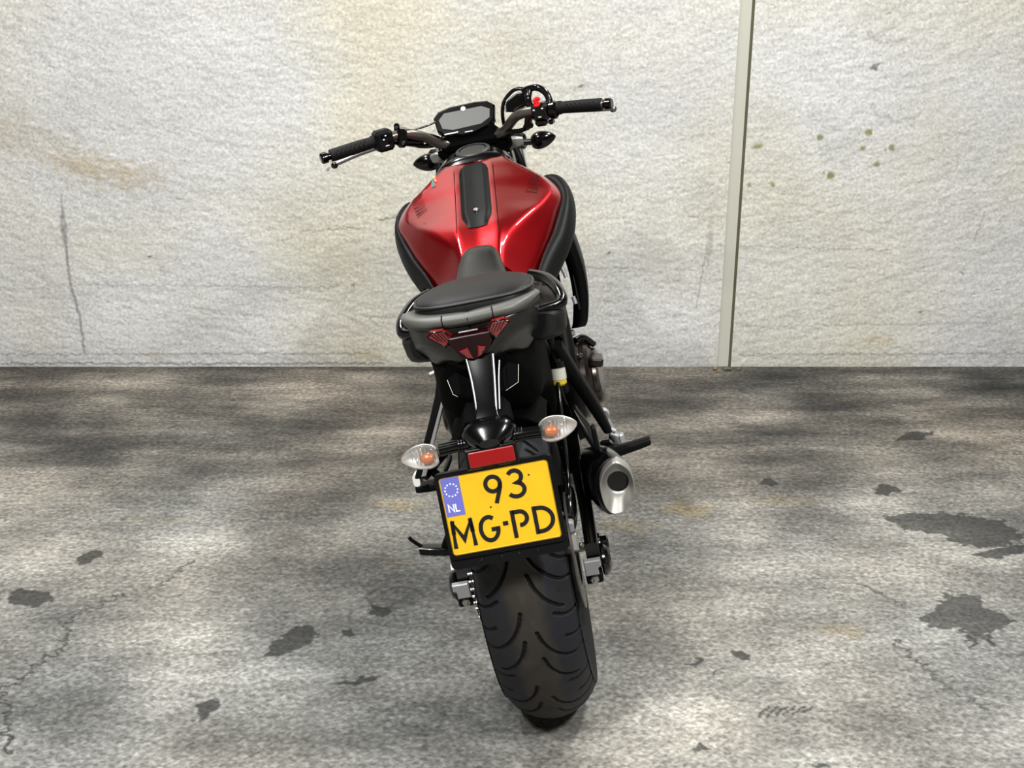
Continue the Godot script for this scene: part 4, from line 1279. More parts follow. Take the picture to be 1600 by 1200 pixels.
# ---- plate hanger, plate, signals, reflector
func plate_group():
	var h := group_part("plate_hanger", bike, "gloss black hanger that carries plate and indicators")
	# the arm comes down and back from the tail
	var b := MB.new()
	var rows := []
	for q in [[Vector3(0.008, 0.806, 0.205), 0.026, 0.020], [Vector3(0.008, 0.770, 0.235), 0.021, 0.018], [Vector3(0.006, 0.730, 0.270), 0.020, 0.018], [Vector3(0.005, 0.705, 0.295), 0.026, 0.02]]:
		var w := PackedVector3Array()
		var c: Vector3 = q[0]
		var bk := Vector3(0, 0.62, 0.78)
		for e in [[-1, 0.8], [-0.8, 1.0], [0.8, 1.0], [1, 0.8], [1, -1], [-1, -1]]: w.append(c + Vector3(q[1] * e[0], 0, 0) + bk * q[2] * e[1])
		rows.append(w)
	b.loft(rows, 5, true, true)
	add("arm", b, M.black_gloss, h)
	for q in [[-0.021, 0.028], [0.022, 0.026], [0.030, 0.02]]:  # highlights on the gloss black arm edges, built as thin pale ribs
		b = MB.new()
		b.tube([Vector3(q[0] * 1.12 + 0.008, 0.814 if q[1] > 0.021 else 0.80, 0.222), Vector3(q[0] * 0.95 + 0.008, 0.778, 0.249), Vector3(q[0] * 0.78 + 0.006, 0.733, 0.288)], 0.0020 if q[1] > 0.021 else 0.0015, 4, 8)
		add("arm_highlight", b, M.alu, h, "highlight along the gloss black hanger arm, modelled as a pale rib")
	# flat side wings of the inner guard
	var wing := V2([0.0, 0.0, 0.030, 0.012, 0.036, 0.042, 0.018, 0.052, -0.010, 0.030, -0.010, 0.004])
	for s in [-1.0, 1.0]:
		b = MB.new()
		b.prism(wing if s > 0 else flip(wing), -0.012, 0.004, 0.002, Transform3D(Basis(Vector3.RIGHT, -0.5), Vector3(0.006 + 0.030 * s, 0.738, 0.215)))
		add("arm_flange", b, M.dark, h)
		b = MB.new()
		var fx := Transform3D(Basis(Vector3.RIGHT, -0.5), Vector3(0.006 + 0.030 * s, 0.738, 0.220))  # edge highlight of the dark flange, put in as a thin pale tube
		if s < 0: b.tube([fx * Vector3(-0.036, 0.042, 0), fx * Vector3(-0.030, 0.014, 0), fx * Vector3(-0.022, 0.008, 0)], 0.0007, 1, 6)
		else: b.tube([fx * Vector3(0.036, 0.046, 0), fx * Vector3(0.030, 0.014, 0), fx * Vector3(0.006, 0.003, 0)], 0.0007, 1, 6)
		add("flange_highlight", b, M.brushed, h, "thin highlight on the flange edge, modelled as a pale line")
	# the bulged shell
	b = MB.new()
	rows = []
	for k in 9:
		var f := k / 8.0
		var w := PackedVector3Array()
		for j in 20:
			var a := TAU * j / 20.0
			var rx := 0.046 * sin(PI * (0.12 + 0.76 * f)) * 1.05
			var ry := 0.024 * sin(PI * (0.10 + 0.80 * f))
			w.append(Vector3(0.004 + signf(cos(a)) * pow(absf(cos(a)), 0.8) * rx, 0.703 + sin(a) * ry + 0.012 * (0.5 - f), 0.262 + 0.090 * f))
		rows.append(w)
	b.loft(rows, 2)
	add("shell", b, M.black_gloss, h)
	b = MB.new()
	b.loft([PackedVector3Array([Vector3(-0.040, 0.730, 0.27), Vector3(-0.030, 0.742, 0.25), Vector3(0.036, 0.742, 0.25), Vector3(0.048, 0.734, 0.27), Vector3(0.048, 0.70, 0.27), Vector3(-0.040, 0.70, 0.27)]), PackedVector3Array([Vector3(-0.044, 0.712, 0.31), Vector3(-0.034, 0.724, 0.30), Vector3(0.040, 0.724, 0.30), Vector3(0.052, 0.716, 0.31), Vector3(0.050, 0.68, 0.31), Vector3(-0.042, 0.68, 0.31)])], 1, true, true, 0, 1)
	add("shell_collar", b, M.dark, h)
	# signal stalks and lamps
	for s in [-1.0, 1.0]:
		b = MB.new()
		b.tube([Vector3(0.004 + 0.038 * s, 0.686, 0.305), Vector3(0.004 + 0.060 * s, 0.685, 0.303), Vector3(0.004 + 0.092 * s, 0.682, 0.300)], [0.014, 0.011, 0.0115], 3, 14)
		for k in 3: b.lathe([Vector2(0.011, -0.0015), Vector2(0.0135, -0.001), Vector2(0.0135, 0.001), Vector2(0.011, 0.0015)], axis_y(Vector3(0.004 + (0.046 + 0.005 * k) * s, 0.6855, 0.304), Vector3(s, 0, 0)), 16)
		add("signal_stalk", b, M.black_gloss, h)
		signal_lamp("rear_turn_signal", Vector3(0.092, 0.682, 0.300) if s > 0 else Vector3(-0.094, 0.674, 0.300), s, 1.0, true)
	# reflector
	b = MB.new()
	var rf := frame(Vector3(0.004, 0.672, 0.348), Vector3(0, 0.18, 1))
	b.box(Vector3(0.092, 0.036, 0.012), 0.002, rf)
	add("reflector_mount", b, M.black_gloss, h)
	var r := MB.new()
	r.box(Vector3(0.080, 0.027, 0.008), 0.0015, Transform3D(rf.basis, rf * Vector3(0, 0, 0.006)))
	add("rear_reflector", r, M.reflector, bike, "rectangular red reflector above the plate")
	# number plate, tilted back at its lower edge
	var up := Vector3(0, 0.975, -0.223)
	var pf := Transform3D(Basis(Vector3.RIGHT, up, Vector3.RIGHT.cross(up)) * Basis.from_scale(Vector3(0.965, 0.965, 1.0)), Vector3(0.0, 0.5795, 0.362))
	var p := group_part("license_plate", bike, "yellow number plate in a black holder")
	b = MB.new()
	b.prism(rounded(-0.108, -0.099, 0.108, 0.082, 0.010), -0.010, -0.001, 0.002, pf)
	add("holder", b, M.black_satin, p)
	b = MB.new()
	var o2 := rounded(-0.1065, -0.079, 0.1065, 0.0805, 0.010); var i2 := rounded(-0.100, -0.0715, 0.100, 0.0735, 0.007)
	for k in o2.size():
		var k2 := (k + 1) % o2.size()
		var q := [o2[k], o2[k2], i2[k2], i2[k]]
		b.quad(pf * Vector3(q[0].x, q[0].y, 0.004), pf * Vector3(q[1].x, q[1].y, 0.004), pf * Vector3(q[2].x, q[2].y, 0.004), pf * Vector3(q[3].x, q[3].y, 0.004), pf.basis.z)
		b.quad(pf * Vector3(q[0].x, q[0].y, -0.004), pf * Vector3(q[1].x, q[1].y, -0.004), pf * Vector3(q[1].x, q[1].y, 0.004), pf * Vector3(q[0].x, q[0].y, 0.004), pf.basis * Vector3(q[0].x, q[0].y, 0))
		b.quad(pf * Vector3(q[3].x, q[3].y, -0.004), pf * Vector3(q[2].x, q[2].y, -0.004), pf * Vector3(q[2].x, q[2].y, 0.004), pf * Vector3(q[3].x, q[3].y, 0.004), pf.basis * Vector3(-q[3].x, -q[3].y, 0))
	add("holder_rim", b, M.black_gloss, p)
	b = MB.new()
	for x in [-0.052, -0.014, 0.018, 0.052]:
		b = MB.new(); bolt(b, pf * Vector3(x, -0.0875, -0.001), pf.basis.z, 0.0022, 0.001)
		add("holder_stud", b, M.engine, p)
	b = MB.new()
	b.prism(rounded(-0.1, -0.0715, 0.1, 0.0735, 0.007), -0.002, 0.0005, 0.0, pf)
	add("plate_face", b, M.yellow, p, "yellow plate face")
	b = MB.new()
	var edge := rounded(-0.0985, -0.0700, 0.0985, 0.0720, 0.006)
	for k in edge.size(): b.tube([pf * Vector3(edge[k].x, edge[k].y, 0.0006), pf * Vector3(edge[(k + 1) % edge.size()].x, edge[(k + 1) % edge.size()].y, 0.0006)], 0.0009, 1, 5)
	add("embossed_edge", b, M.yellow, p)
	b = MB.new()
	b.prism(V2([-0.0985, 0.000, -0.0635, 0.000, -0.0635, 0.0715, -0.094, 0.0715, -0.0985, 0.068]), 0.0005, 0.0009, 0.0, pf)
	add("country_band", b, M.blue, p, "blue country band reading NL")
	var cf := Transform3D(pf.basis, pf * Vector3(0, 0, 0.0009))
	b = MB.new()
	for k in 12:
		var c := Vector2(-0.0805, 0.048) + Vector2.from_angle(TAU * k / 12) * 0.0115
		var star := PackedVector2Array()
		for e in 10: star.append(c + Vector2.from_angle(PI / 2 + TAU * e / 10) * (0.0021 if e % 2 == 0 else 0.0010))
		b.prism(star, 0, 0.0002, 0, cf)
	var so := add("star_ring", b, M.white, p, "ring of small stars")
	so.set_meta("kind", "stuff")
	for q in [["N", -0.0925 + 0.001, [[0, 0, 0, 1, 0.8, 0, 0.8, 1]]], ["L", -0.0785, [[0, 1, 0, 0, 0.6, 0]]]]:
		b = MB.new()
		for line in q[2]:
			var pts := []
			for i in range(0, line.size(), 2): pts.append(Vector2(q[1] + line[i] * 0.0115, 0.0085 + line[i + 1] * 0.0135))
			b.ribbon(pts, 0.0022, 0.0002, cf)
		add("country_letter", b, M.white, p)
	var ef := Transform3D(pf.basis, pf * Vector3(0, 0, 0.0005))
	var wd := 0.0074
	var put := func(x: float, y: float, sx: float, sy: float, lines: Array):
		var m := MB.new()
		for line in lines:
			var pts := []
			for q in line: pts.append(Vector2(x + q.x * sx, y + q.y * sy))
			m.ribbon(pts, wd, 0.0011, ef)
		add("plate_character", m, M.ink, p)
	var nine := arc(0.5, 0.70, 0.40, 0.265, 0, 360, 26)
	put.call(-0.0215, 0.0100, 0.0330, 0.051, [nine, [Vector2(0.90, 0.70), Vector2(0.87, 0.56), Vector2(0.80, 0.44), Vector2(0.52, 0.0)]])
	var three := arc(0.42, 0.735, 0.36, 0.225, 150, -75, 14)
	three.append_array(arc(0.40, 0.275, 0.44, 0.245, 62, -150, 16))
	put.call(0.0215, 0.0140, 0.034, 0.051, [three])
	put.call(-0.0950, -0.0590, 0.0415, 0.051, [[Vector2(0.06, 0), Vector2(0.10, 0.92), Vector2(0.50, 0.28), Vector2(0.90, 0.92), Vector2(0.94, 0)], [Vector2(0.08, 0.5), Vector2(0.105, 1.0)], [Vector2(0.92, 0.5), Vector2(0.895, 1.0)]])
	var gee := arc(0.52, 0.5, 0.46, 0.42, 55, 352, 26)
	gee.append_array([Vector2(0.975, 0.46), Vector2(0.62, 0.46)])
	put.call(-0.0440, -0.0590, 0.0345, 0.051, [gee])
	put.call(-0.0005, -0.0340, 0.0095, 0.01, [[Vector2(0, 0.5), Vector2(1.0, 0.5)]])
	var pee := [Vector2(0.0, 0.92)]
	pee.append_array(arc(0.42, 0.675, 0.42, 0.245, 90, -100, 14))
	put.call(0.0190, -0.0590, 0.0300, 0.051, [[Vector2(0.0, 0), Vector2(0.0, 1.0)], pee])
	var dee := [Vector2(0.0, 0.92)]
	dee.append_array(arc(0.24, 0.5, 0.66, 0.42, 90, -90, 18))
	dee.append(Vector2(0.0, 0.08))
	put.call(0.0590, -0.0590, 0.0345, 0.051, [[Vector2(0.0, 0.0), Vector2(0.0, 1.0)], dee])
	b = MB.new()
	for q in [[0.062, 0.050], [-0.0425, -0.022], [-0.0165, 0.0045]]:
		b = MB.new(); b.lathe([Vector2(0, 0.0006), Vector2(0.0016, 0.0004), Vector2(0.0018, 0)], axis_y(ef * Vector3(q[0], q[1], 0), ef.basis.z), 8)
		add("plate_screw", b, M.ink, p)

func rounded(x0: float, y0: float, x1: float, y1: float, r: float) -> PackedVector2Array:
	var o := PackedVector2Array()
	for q in [[x1 - r, y1 - r, 0], [x0 + r, y1 - r, 90], [x0 + r, y0 + r, 180], [x1 - r, y0 + r, 270]]:
		for p in arc(q[0], q[1], r, r, q[2], q[2] + 90, 5): o.append(p)
	return o

# a tear-shaped indicator from its stalk outwards; back = 1 lens to the rear, -1 lens to the front
func signal_lamp(called: String, at: Vector3, s: float, back: float, lens: bool):
	var g := group_part(called, bike, "clear indicator with an amber bulb" if lens else "black front indicator")
	var st := [[0.0, 0.012, 0.010], [0.004, 0.0175, 0.015], [0.013, 0.0220, 0.020], [0.025, 0.0230, 0.022], [0.038, 0.0205, 0.020], [0.049, 0.0155, 0.016], [0.058, 0.0095, 0.010], [0.064, 0.0025, 0.003]]
	var make := func(k: float, a0: float, a1: float, dz: float) -> Array:
		var rows := []
		for q in st:
			var w := PackedVector3Array()
			for j in 15:
				var a := deg_to_rad(lerpf(a0, a1, j / 14.0))
				w.append(at + Vector3(q[0] * s, q[1] * k * cos(a) + 0.05 * q[0], (q[2] * k * sin(a) + dz) * back))
			rows.append(w)
		return MB.fill_rows(rows, 3)
	var b := MB.new()
	b.grid(make.call(1.0, 180.0, 360.0, 0.0), false, false, null, null, at + Vector3(0.03 * s, 0, 0))
	add("housing", b, M.black_gloss, g)
	if lens:
		b = MB.new()
		b.grid(make.call(0.93, 185.0, 355.0, 0.006), false, false, null, null, at + Vector3(0.03 * s, 0, -0.1))
		add("mirror", b, M.mirror, g)
		b = MB.new()
		for k in 9:
			var f := (k + 0.5) / 9.0
			var hh := 0.019 * sqrt(maxf(0.0, 1.0 - pow((f - 0.42) / 0.58, 2.0))) * 0.9
			b.tube([at + Vector3((0.005 + 0.058 * f) * s, hh, -0.004), at + Vector3((0.005 + 0.058 * f) * s, 0, -0.008), at + Vector3((0.005 + 0.058 * f) * s, -hh, -0.004)], 0.0010, 4, 6)
		var o := add("mirror_ribs", b, M.alu, g)
		o.set_meta("kind", "stuff")
		b = MB.new()
		b.loft([oval_x(at + Vector3(0.008 * s, -0.003, 0.0), 0.007), oval_x(at + Vector3(0.013 * s, -0.003, 0.0), 0.0095), oval_x(at + Vector3(0.024 * s, -0.003, 0.0), 0.0095), oval_x(at + Vector3(0.030 * s, -0.003, 0.0), 0.0065)], 3)
		add("bulb", b, M.amber, g, "amber bulb behind the clear lens")
		b = MB.new()
		b.grid(make.call(1.0, 0.0, 180.0, 0.0), false, false, null, null, at + Vector3(0.03 * s, 0, 0))
		add("lens", b, M.glass, g)
		b = MB.new()
		var rim := []
		for q in st: rim.append(at + Vector3(q[0] * s, q[1] + 0.05 * q[0], 0.001))
		for k in range(st.size() - 1, -1, -1): rim.append(at + Vector3(st[k][0] * s, -st[k][1] + 0.05 * st[k][0], 0.001))
		b.tube(rim, 0.0016, 3, 6)
		add("lens_rim", b, M.brushed, g)
	else:
		b = MB.new()
		b.grid(make.call(1.0, -2.0, 182.0, 0.0), false, false, null, null, at + Vector3(0.03 * s, 0, 0))
		add("housing", b, M.black_gloss, g)

func oval_x(c: Vector3, r: float) -> PackedVector3Array:
	var o := PackedVector3Array()
	for k in 14: o.append(c + Vector3(0, r * cos(TAU * k / 14), r * 0.9 * sin(TAU * k / 14)))
	return o

# ---- swingarm and rear brake
func swingarm():
	var p := group_part("swingarm", bike, "black swingarm with adjuster plates")
	for s in [-1.0, 1.0]:
		var b := MB.new()
		var rows := []
		for q in [[-0.50, 0.112, 0.350, 0.020, 0.040], [-0.30, 0.122, 0.350, 0.016, 0.040], [-0.12, 0.128, 0.334, 0.014, 0.034], [0.02, 0.131, 0.318, 0.014, 0.030], [0.068, 0.131, 0.314, 0.014, 0.028]]:
			var w := PackedVector3Array()
			for e in [[-1, -0.8], [-0.7, -1], [0.7, -1], [1, -0.8], [1, 0.8], [0.7, 1], [-0.7, 1], [-1, 0.8]]: w.append(Vector3(q[1] * s + q[3] * e[0], q[2] + q[4] * e[1], q[0]))
			rows.append(w)
		b.loft(rows, 3, true, true)
		add("beam", b, M.black_gloss, p)
		# adjuster plate at the end of the beam: stepped outline
		b = MB.new()
		var pl := V2([-0.017, 0.016, 0.015, 0.016, 0.017, 0.013, 0.017, -0.016, -0.010, -0.016, -0.010, -0.002, -0.017, 0.002])
		b.prism(pl if s < 0 else flip(pl), -0.006, 0.010, 0.002, Transform3D(Basis.IDENTITY, Vector3(0.133 * s - 0.007, 0.297, 0.078)))
		add("adjuster_plate", b, M.alu_plate, p, "pale metal chain adjuster plate")
		b = MB.new()
		b.lathe([Vector2(0, 0.016), Vector2(0.004, 0.016), Vector2(0.004, 0.008), Vector2(0.0085, 0.008), Vector2(0.0085, 0.0)], axis_y(Vector3(0.131 * s - 0.006, 0.268, 0.072), Vector3(0, -0.25, 1)), 6)
		add("adjuster_bolt", b, M.brushed, p)
		b = MB.new()
		b.box(Vector3(0.034, 0.022, 0.03), 0.003, Transform3D(Basis.IDENTITY, Vector3(0.131 * s - 0.006, 0.266, 0.058)))
		add("end_block", b, M.black_satin, p)
		# axle nut with its washer and a stand bobbin
		b = MB.new()
		b.lathe([Vector2(0, 0.016), Vector2(0.011, 0.016), Vector2(0.0155, 0.013), Vector2(0.0155, 0.0), Vector2(0.022, 0.0), Vector2(0.023, -0.004), Vector2(0.023, -0.010)], axis_y(Vector3(0.148 * s, 0.305, 0.0), Vector3(s, 0, 0)), 18)
		add("axle_nut", b, M.black_gloss if s > 0 else M.brushed, p)
		b = MB.new()
		b.lathe([Vector2(0, 0.014), Vector2(0.016, 0.014), Vector2(0.026, 0.010), Vector2(0.033, 0.003), Vector2(0.034, -0.002), Vector2(0.030, -0.006)], axis_y(Vector3(0.152 * s - 0.003, 0.283, 0.026), Vector3(s, 0, 0)), 26)
		add("stand_bobbin", b, M.black_gloss, p)
	var b := MB.new()
	b.tube([Vector3(-0.13, 0.352, -0.50), Vector3(0.13, 0.352, -0.50)], 0.034, 1, 20)
	add("pivot", b, M.black_gloss, p)
	b = MB.new()
	b.box(Vector3(0.20, 0.07, 0.06), 0.012, Transform3D(Basis.IDENTITY, Vector3(0, 0.355, -0.385)))
	add("cross_brace", b, M.black_gloss, p)
	# chain guard
	b = MB.new()
	b.loft([PackedVector3Array([Vector3(-0.125, 0.44, -0.36), Vector3(-0.085, 0.445, -0.36), Vector3(-0.085, 0.44, -0.36), Vector3(-0.122, 0.435, -0.36)]), PackedVector3Array([Vector3(-0.125, 0.445, -0.1), Vector3(-0.085, 0.45, -0.1), Vector3(-0.085, 0.445, -0.1), Vector3(-0.122, 0.44, -0.1)]), PackedVector3Array([Vector3(-0.122, 0.435, 0.0), Vector3(-0.09, 0.44, 0.0), Vector3(-0.09, 0.435, 0.0), Vector3(-0.12, 0.43, 0.0)])], 4)
	add("chain_guard", b, M.black_satin, p)
	# hugger over the tyre
	b = MB.new()
	var rows := []
	for k in 10:
		var a := deg_to_rad(lerpf(75, 165, k / 9.0))
		var w := PackedVector3Array()
		for j in 11:
			var x := -0.095 + 0.19 * j / 10.0
			var r := 0.345 - 0.05 * pow(absf(x) / 0.095, 2.5)
			w.append(Vector3(x, 0.305 + (r + 0.01) * sin(a), (r + 0.01) * cos(a)))
		for j in 11:
			var x := 0.092 - 0.184 * j / 10.0
			var r := 0.341 - 0.05 * pow(absf(x) / 0.095, 2.5)
			w.append(Vector3(x, 0.305 + (r + 0.01) * sin(a), (r + 0.01) * cos(a)))
		rows.append(w)
	b.loft(rows, 2)
	add("rear_hugger", b, M.dark, bike)
	# shock absorber
	b = MB.new()
	b.tube([Vector3(0.02, 0.62, -0.30), Vector3(0.02, 0.40, -0.46)], 0.02, 1, 14)
	add("shock_body", b, M.brushed, bike)
	# rear brake caliper over the disc, with hose
	var c := group_part("rear_caliper", bike, "rear brake caliper with bright machined faces")
	b = MB.new()
	b.loft([oval(Vector3(0.094, 0.388, 0.052), 0.016, 0.020, 16, 0.7), oval(Vector3(0.094, 0.398, 0.02), 0.021, 0.024, 16, 0.7), oval(Vector3(0.094, 0.405, -0.04), 0.021, 0.024, 16, 0.7), oval(Vector3(0.094, 0.405, -0.06), 0.015, 0.018, 16, 0.7)], 3)
	add("caliper_body", b, M.black_gloss, c)
	b = MB.new()
	b.box(Vector3(0.022, 0.026, 0.020), 0.004, Transform3D(Basis(Vector3.FORWARD, 0.1), Vector3(0.094, 0.384, 0.060)))
	add("caliper_face", b, M.alu_plate, c)
	b = MB.new()
	b.box(Vector3(0.017, 0.036, 0.02), 0.003, Transform3D(Basis(Vector3.RIGHT, -0.4), Vector3(0.098, 0.345, 0.055)))
	add("pad_carrier", b, M.brushed, c)
	b = MB.new()
	for q in [Vector3(0.112, 0.338, 0.058), Vector3(0.084, 0.410, 0.052)]:
		b = MB.new(); bolt(b, q, Vector3(0.3, 0.2, 1), 0.005, 0.008)
		add("caliper_bolt", b, M.chrome, c)
	b = MB.new()
	b.tube([Vector3(0.100, 0.412, 0.0), Vector3(0.108, 0.45, -0.02), Vector3(0.112, 0.50, -0.10), Vector3(0.115, 0.55, -0.17), Vector3(0.118, 0.58, -0.24)], 0.0048, 6, 8)
	add("brake_hose", b, M.black_gloss, c)

# ---- engine, radiator, reservoir
func engine():
	var p := group_part("engine", bike, "dark twin cylinder engine")
	var b := MB.new()
	b.loft([sq(-0.42, 0.10, 0.30, 0.56), sq(-0.50, 0.125, 0.26, 0.60), sq(-0.70, 0.13, 0.24, 0.60), sq(-0.84, 0.12, 0.30, 0.52)], 3, true, true, 1, 5)
	add("crankcase", b, M.dark, p)
	b = MB.new()
	b.box(Vector3(0.26, 0.26, 0.2), 0.02, Transform3D(Basis(Vector3.RIGHT, -0.35), Vector3(0, 0.66, -0.72)))
	add("cylinder_block", b, M.dark, p)
	# clutch cover on the right, stepped rings; alternator cover on the left
	for s in [1.0, -1.0]:
		var ax := axis_y(Vector3(0.118 * s, 0.478, -0.545), Vector3(s, 0.02, 0.10))
		var k := 1.0 if s > 0 else 0.66
		b = MB.new()
		b.lathe([Vector2(0.098, 0.0), Vector2(0.100, 0.012), Vector2(0.098, 0.020), Vector2(0.094, 0.024), Vector2(0.094, 0.036), Vector2(0.096, 0.040), Vector2(0.095, 0.050), Vector2(0.088, 0.055), Vector2(0.086, 0.066), Vector2(0.080, 0.074), Vector2(0.066, 0.080), Vector2(0.064, 0.088), Vector2(0.052, 0.092), Vector2(0.0, 0.093)].map(func(q): return Vector2(q.x, q.y * k)), ax, 44)
		add("clutch_cover" if s > 0 else "alternator_cover", b, M.engine, p, "bronze grey ribbed engine cover" if s > 0 else "")
		b = MB.new()
		for i in 9:
			b = MB.new(); bolt(b, ax * Vector3(0.101 * cos(TAU * i / 9), 0.022 * k, 0.101 * sin(TAU * i / 9)), Vector3(s, 0, 0), 0.007, 0.008)
			add("cover_bolt", b, M.steel, p)
	b = MB.new()
	b.box(Vector3(0.03, 0.020, 0.05), 0.004, Transform3D(Basis(Vector3.FORWARD, 0.25), Vector3(0.205, 0.528, -0.50)))
	add("cover_badge", b, M.engine, p)
	b = MB.new()
	b.tube([Vector3(0.205, 0.548, -0.56), Vector3(0.185, 0.575, -0.54), Vector3(0.165, 0.578, -0.52)], 0.008, 4, 8)
	b.tube([Vector3(0.16, 0.585, -0.56), Vector3(0.15, 0.60, -0.50), Vector3(0.13, 0.61, -0.45)], 0.009, 4, 8)
	add("clutch_lever_arm", b, M.black_gloss, p)
	b = MB.new()
	for q in [Vector3(0.148, 0.548, -0.47), Vector3(0.160, 0.556, -0.49), Vector3(0.170, 0.552, -0.48), Vector3(0.152, 0.522, -0.46), Vector3(0.150, 0.535, -0.465)]:
		b = MB.new(); bolt(b, q, Vector3(0.3, 0.4, 1), 0.0065, 0.008)
		add("bracket_bolt", b, M.chrome, p)
	# frame plates beside the engine
	for s in [-1.0, 1.0]:
		b = MB.new()
		b.tube([Vector3(0.128 * s, 0.74, -0.44), Vector3(0.140 * s, 0.66, -0.50), Vector3(0.140 * s, 0.52, -0.44), Vector3(0.130 * s, 0.36, -0.50)], [0.018, 0.02, 0.022, 0.026], 5, 12)
		add("main_frame", b, M.black_satin, bike)
		# radiator side shroud
		b = MB.new()
		var k := 1.0 if s > 0 else 0.74
		var rows := []
		for q in [[0.815, 0.196, -0.70, 0.05], [0.77, 0.206, -0.72, 0.075], [0.70, 0.214, -0.745, 0.075], [0.63, 0.212, -0.755, 0.065], [0.565, 0.200, -0.755, 0.045], [0.545, 0.192, -0.75, 0.025]]:
			var w := PackedVector3Array()
			for e in [[0.0, 1.0], [0.004, 0.4], [0.005, -0.4], [0.0, -1.0], [-0.014, -0.9], [-0.030, 0.0], [-0.036, 0.92], [-0.018, 1.02]]: w.append(Vector3((q[1] * k + e[0]) * s, q[0], q[2] + q[3] * e[1]))
			rows.append(w)
		b.loft(rows, 4)
		add("radiator_shroud", b, M.black_satin, bike, "black radiator shroud")
		b = MB.new()
		b.tube([Vector3(0.178 * s * k, 0.80, -0.66), Vector3(0.186 * s * k, 0.70, -0.68), Vector3(0.184 * s * k, 0.60, -0.70)], 0.007, 4, 8)
		add("shroud_stay", b, M.black_gloss, bike)
	b = MB.new()
	b.box(Vector3(0.30, 0.26, 0.035), 0.006, Transform3D(Basis(Vector3.RIGHT, -0.25), Vector3(0, 0.66, -0.90)))
	add("radiator", b, M.dark, bike)
	b = MB.new()
	for q in [Vector3(0.165, 0.742, -0.60), Vector3(0.168, 0.725, -0.61), Vector3(0.178, 0.655, -0.62)]:
		b = MB.new(); b.tube([q, q + Vector3(0.003, -0.018, 0.004)], 0.005, 1, 8)
		add("hose_clip", b, M.alu, bike, "small bright hose clip")
	# rear brake fluid reservoir
	var r := group_part("brake_reservoir", bike, "white brake fluid reservoir with a black cap")
	var ax := axis_y(Vector3(0.121, 0.575, -0.25), Vector3(0.06, 1, -0.10))
	b = MB.new()
	b.lathe([Vector2(0, -0.004), Vector2(0.012, -0.004), Vector2(0.0155, 0.0), Vector2(0.0155, 0.009)], ax, 24)
	add("reservoir_fluid", b, M.brakefluid, r, "yellow fluid in the lower half")
	b = MB.new()
	b.lathe([Vector2(0.0155, 0.009), Vector2(0.0165, 0.010), Vector2(0.0170, 0.034), Vector2(0.0155, 0.036)], ax, 24)
	add("reservoir_body", b, M.cream, r)
	b = MB.new()
	b.lathe([Vector2(0.0165, 0.036), Vector2(0.0190, 0.037), Vector2(0.0185, 0.050), Vector2(0.0150, 0.056), Vector2(0.0, 0.056)], ax, 20)
	add("reservoir_cap", b, M.black_gloss, r)
	b = MB.new()
	b.tube([ax * Vector3(0, -0.004, 0), Vector3(0.124, 0.53, -0.25), Vector3(0.128, 0.49, -0.27)], 0.005, 5, 8)
	add("reservoir_hose", b, M.black_gloss, r)
	b = MB.new()
	b.tube([Vector3(0.118, 0.69, -0.25), Vector3(0.121, 0.63, -0.25)], 0.007, 1, 8)
	add("reservoir_bracket", b, M.black_satin, r)

# ---- exhaust
func six(c: Vector3, k: float, tilt := 0.0) -> PackedVector3Array:
	# six-sided silencer outline with rounded corners
	var pts := [Vector2(0.004, 0.060), Vector2(0.030, 0.036), Vector2(0.036, 0.004), Vector2(0.028, -0.030), Vector2(0.004, -0.058), Vector2(-0.022, -0.058), Vector2(-0.034, -0.034), Vector2(-0.036, 0.008), Vector2(-0.026, 0.036)]
	var o := PackedVector3Array()
	for i in pts.size():
		for s in 6:
			var q: Vector2 = pts[i].lerp(pts[(i + 1) % pts.size()], s / 6.0)
			o.append(c + Vector3(q.x * k, q.y * k, -q.y * k * tilt))
	for t in 6:
		var w := o.duplicate()
		for j in o.size(): w[j] = o[(j + o.size() - 1) % o.size()] * 0.25 + o[j] * 0.5 + o[(j + 1) % o.size()] * 0.25
		o = w
	return o

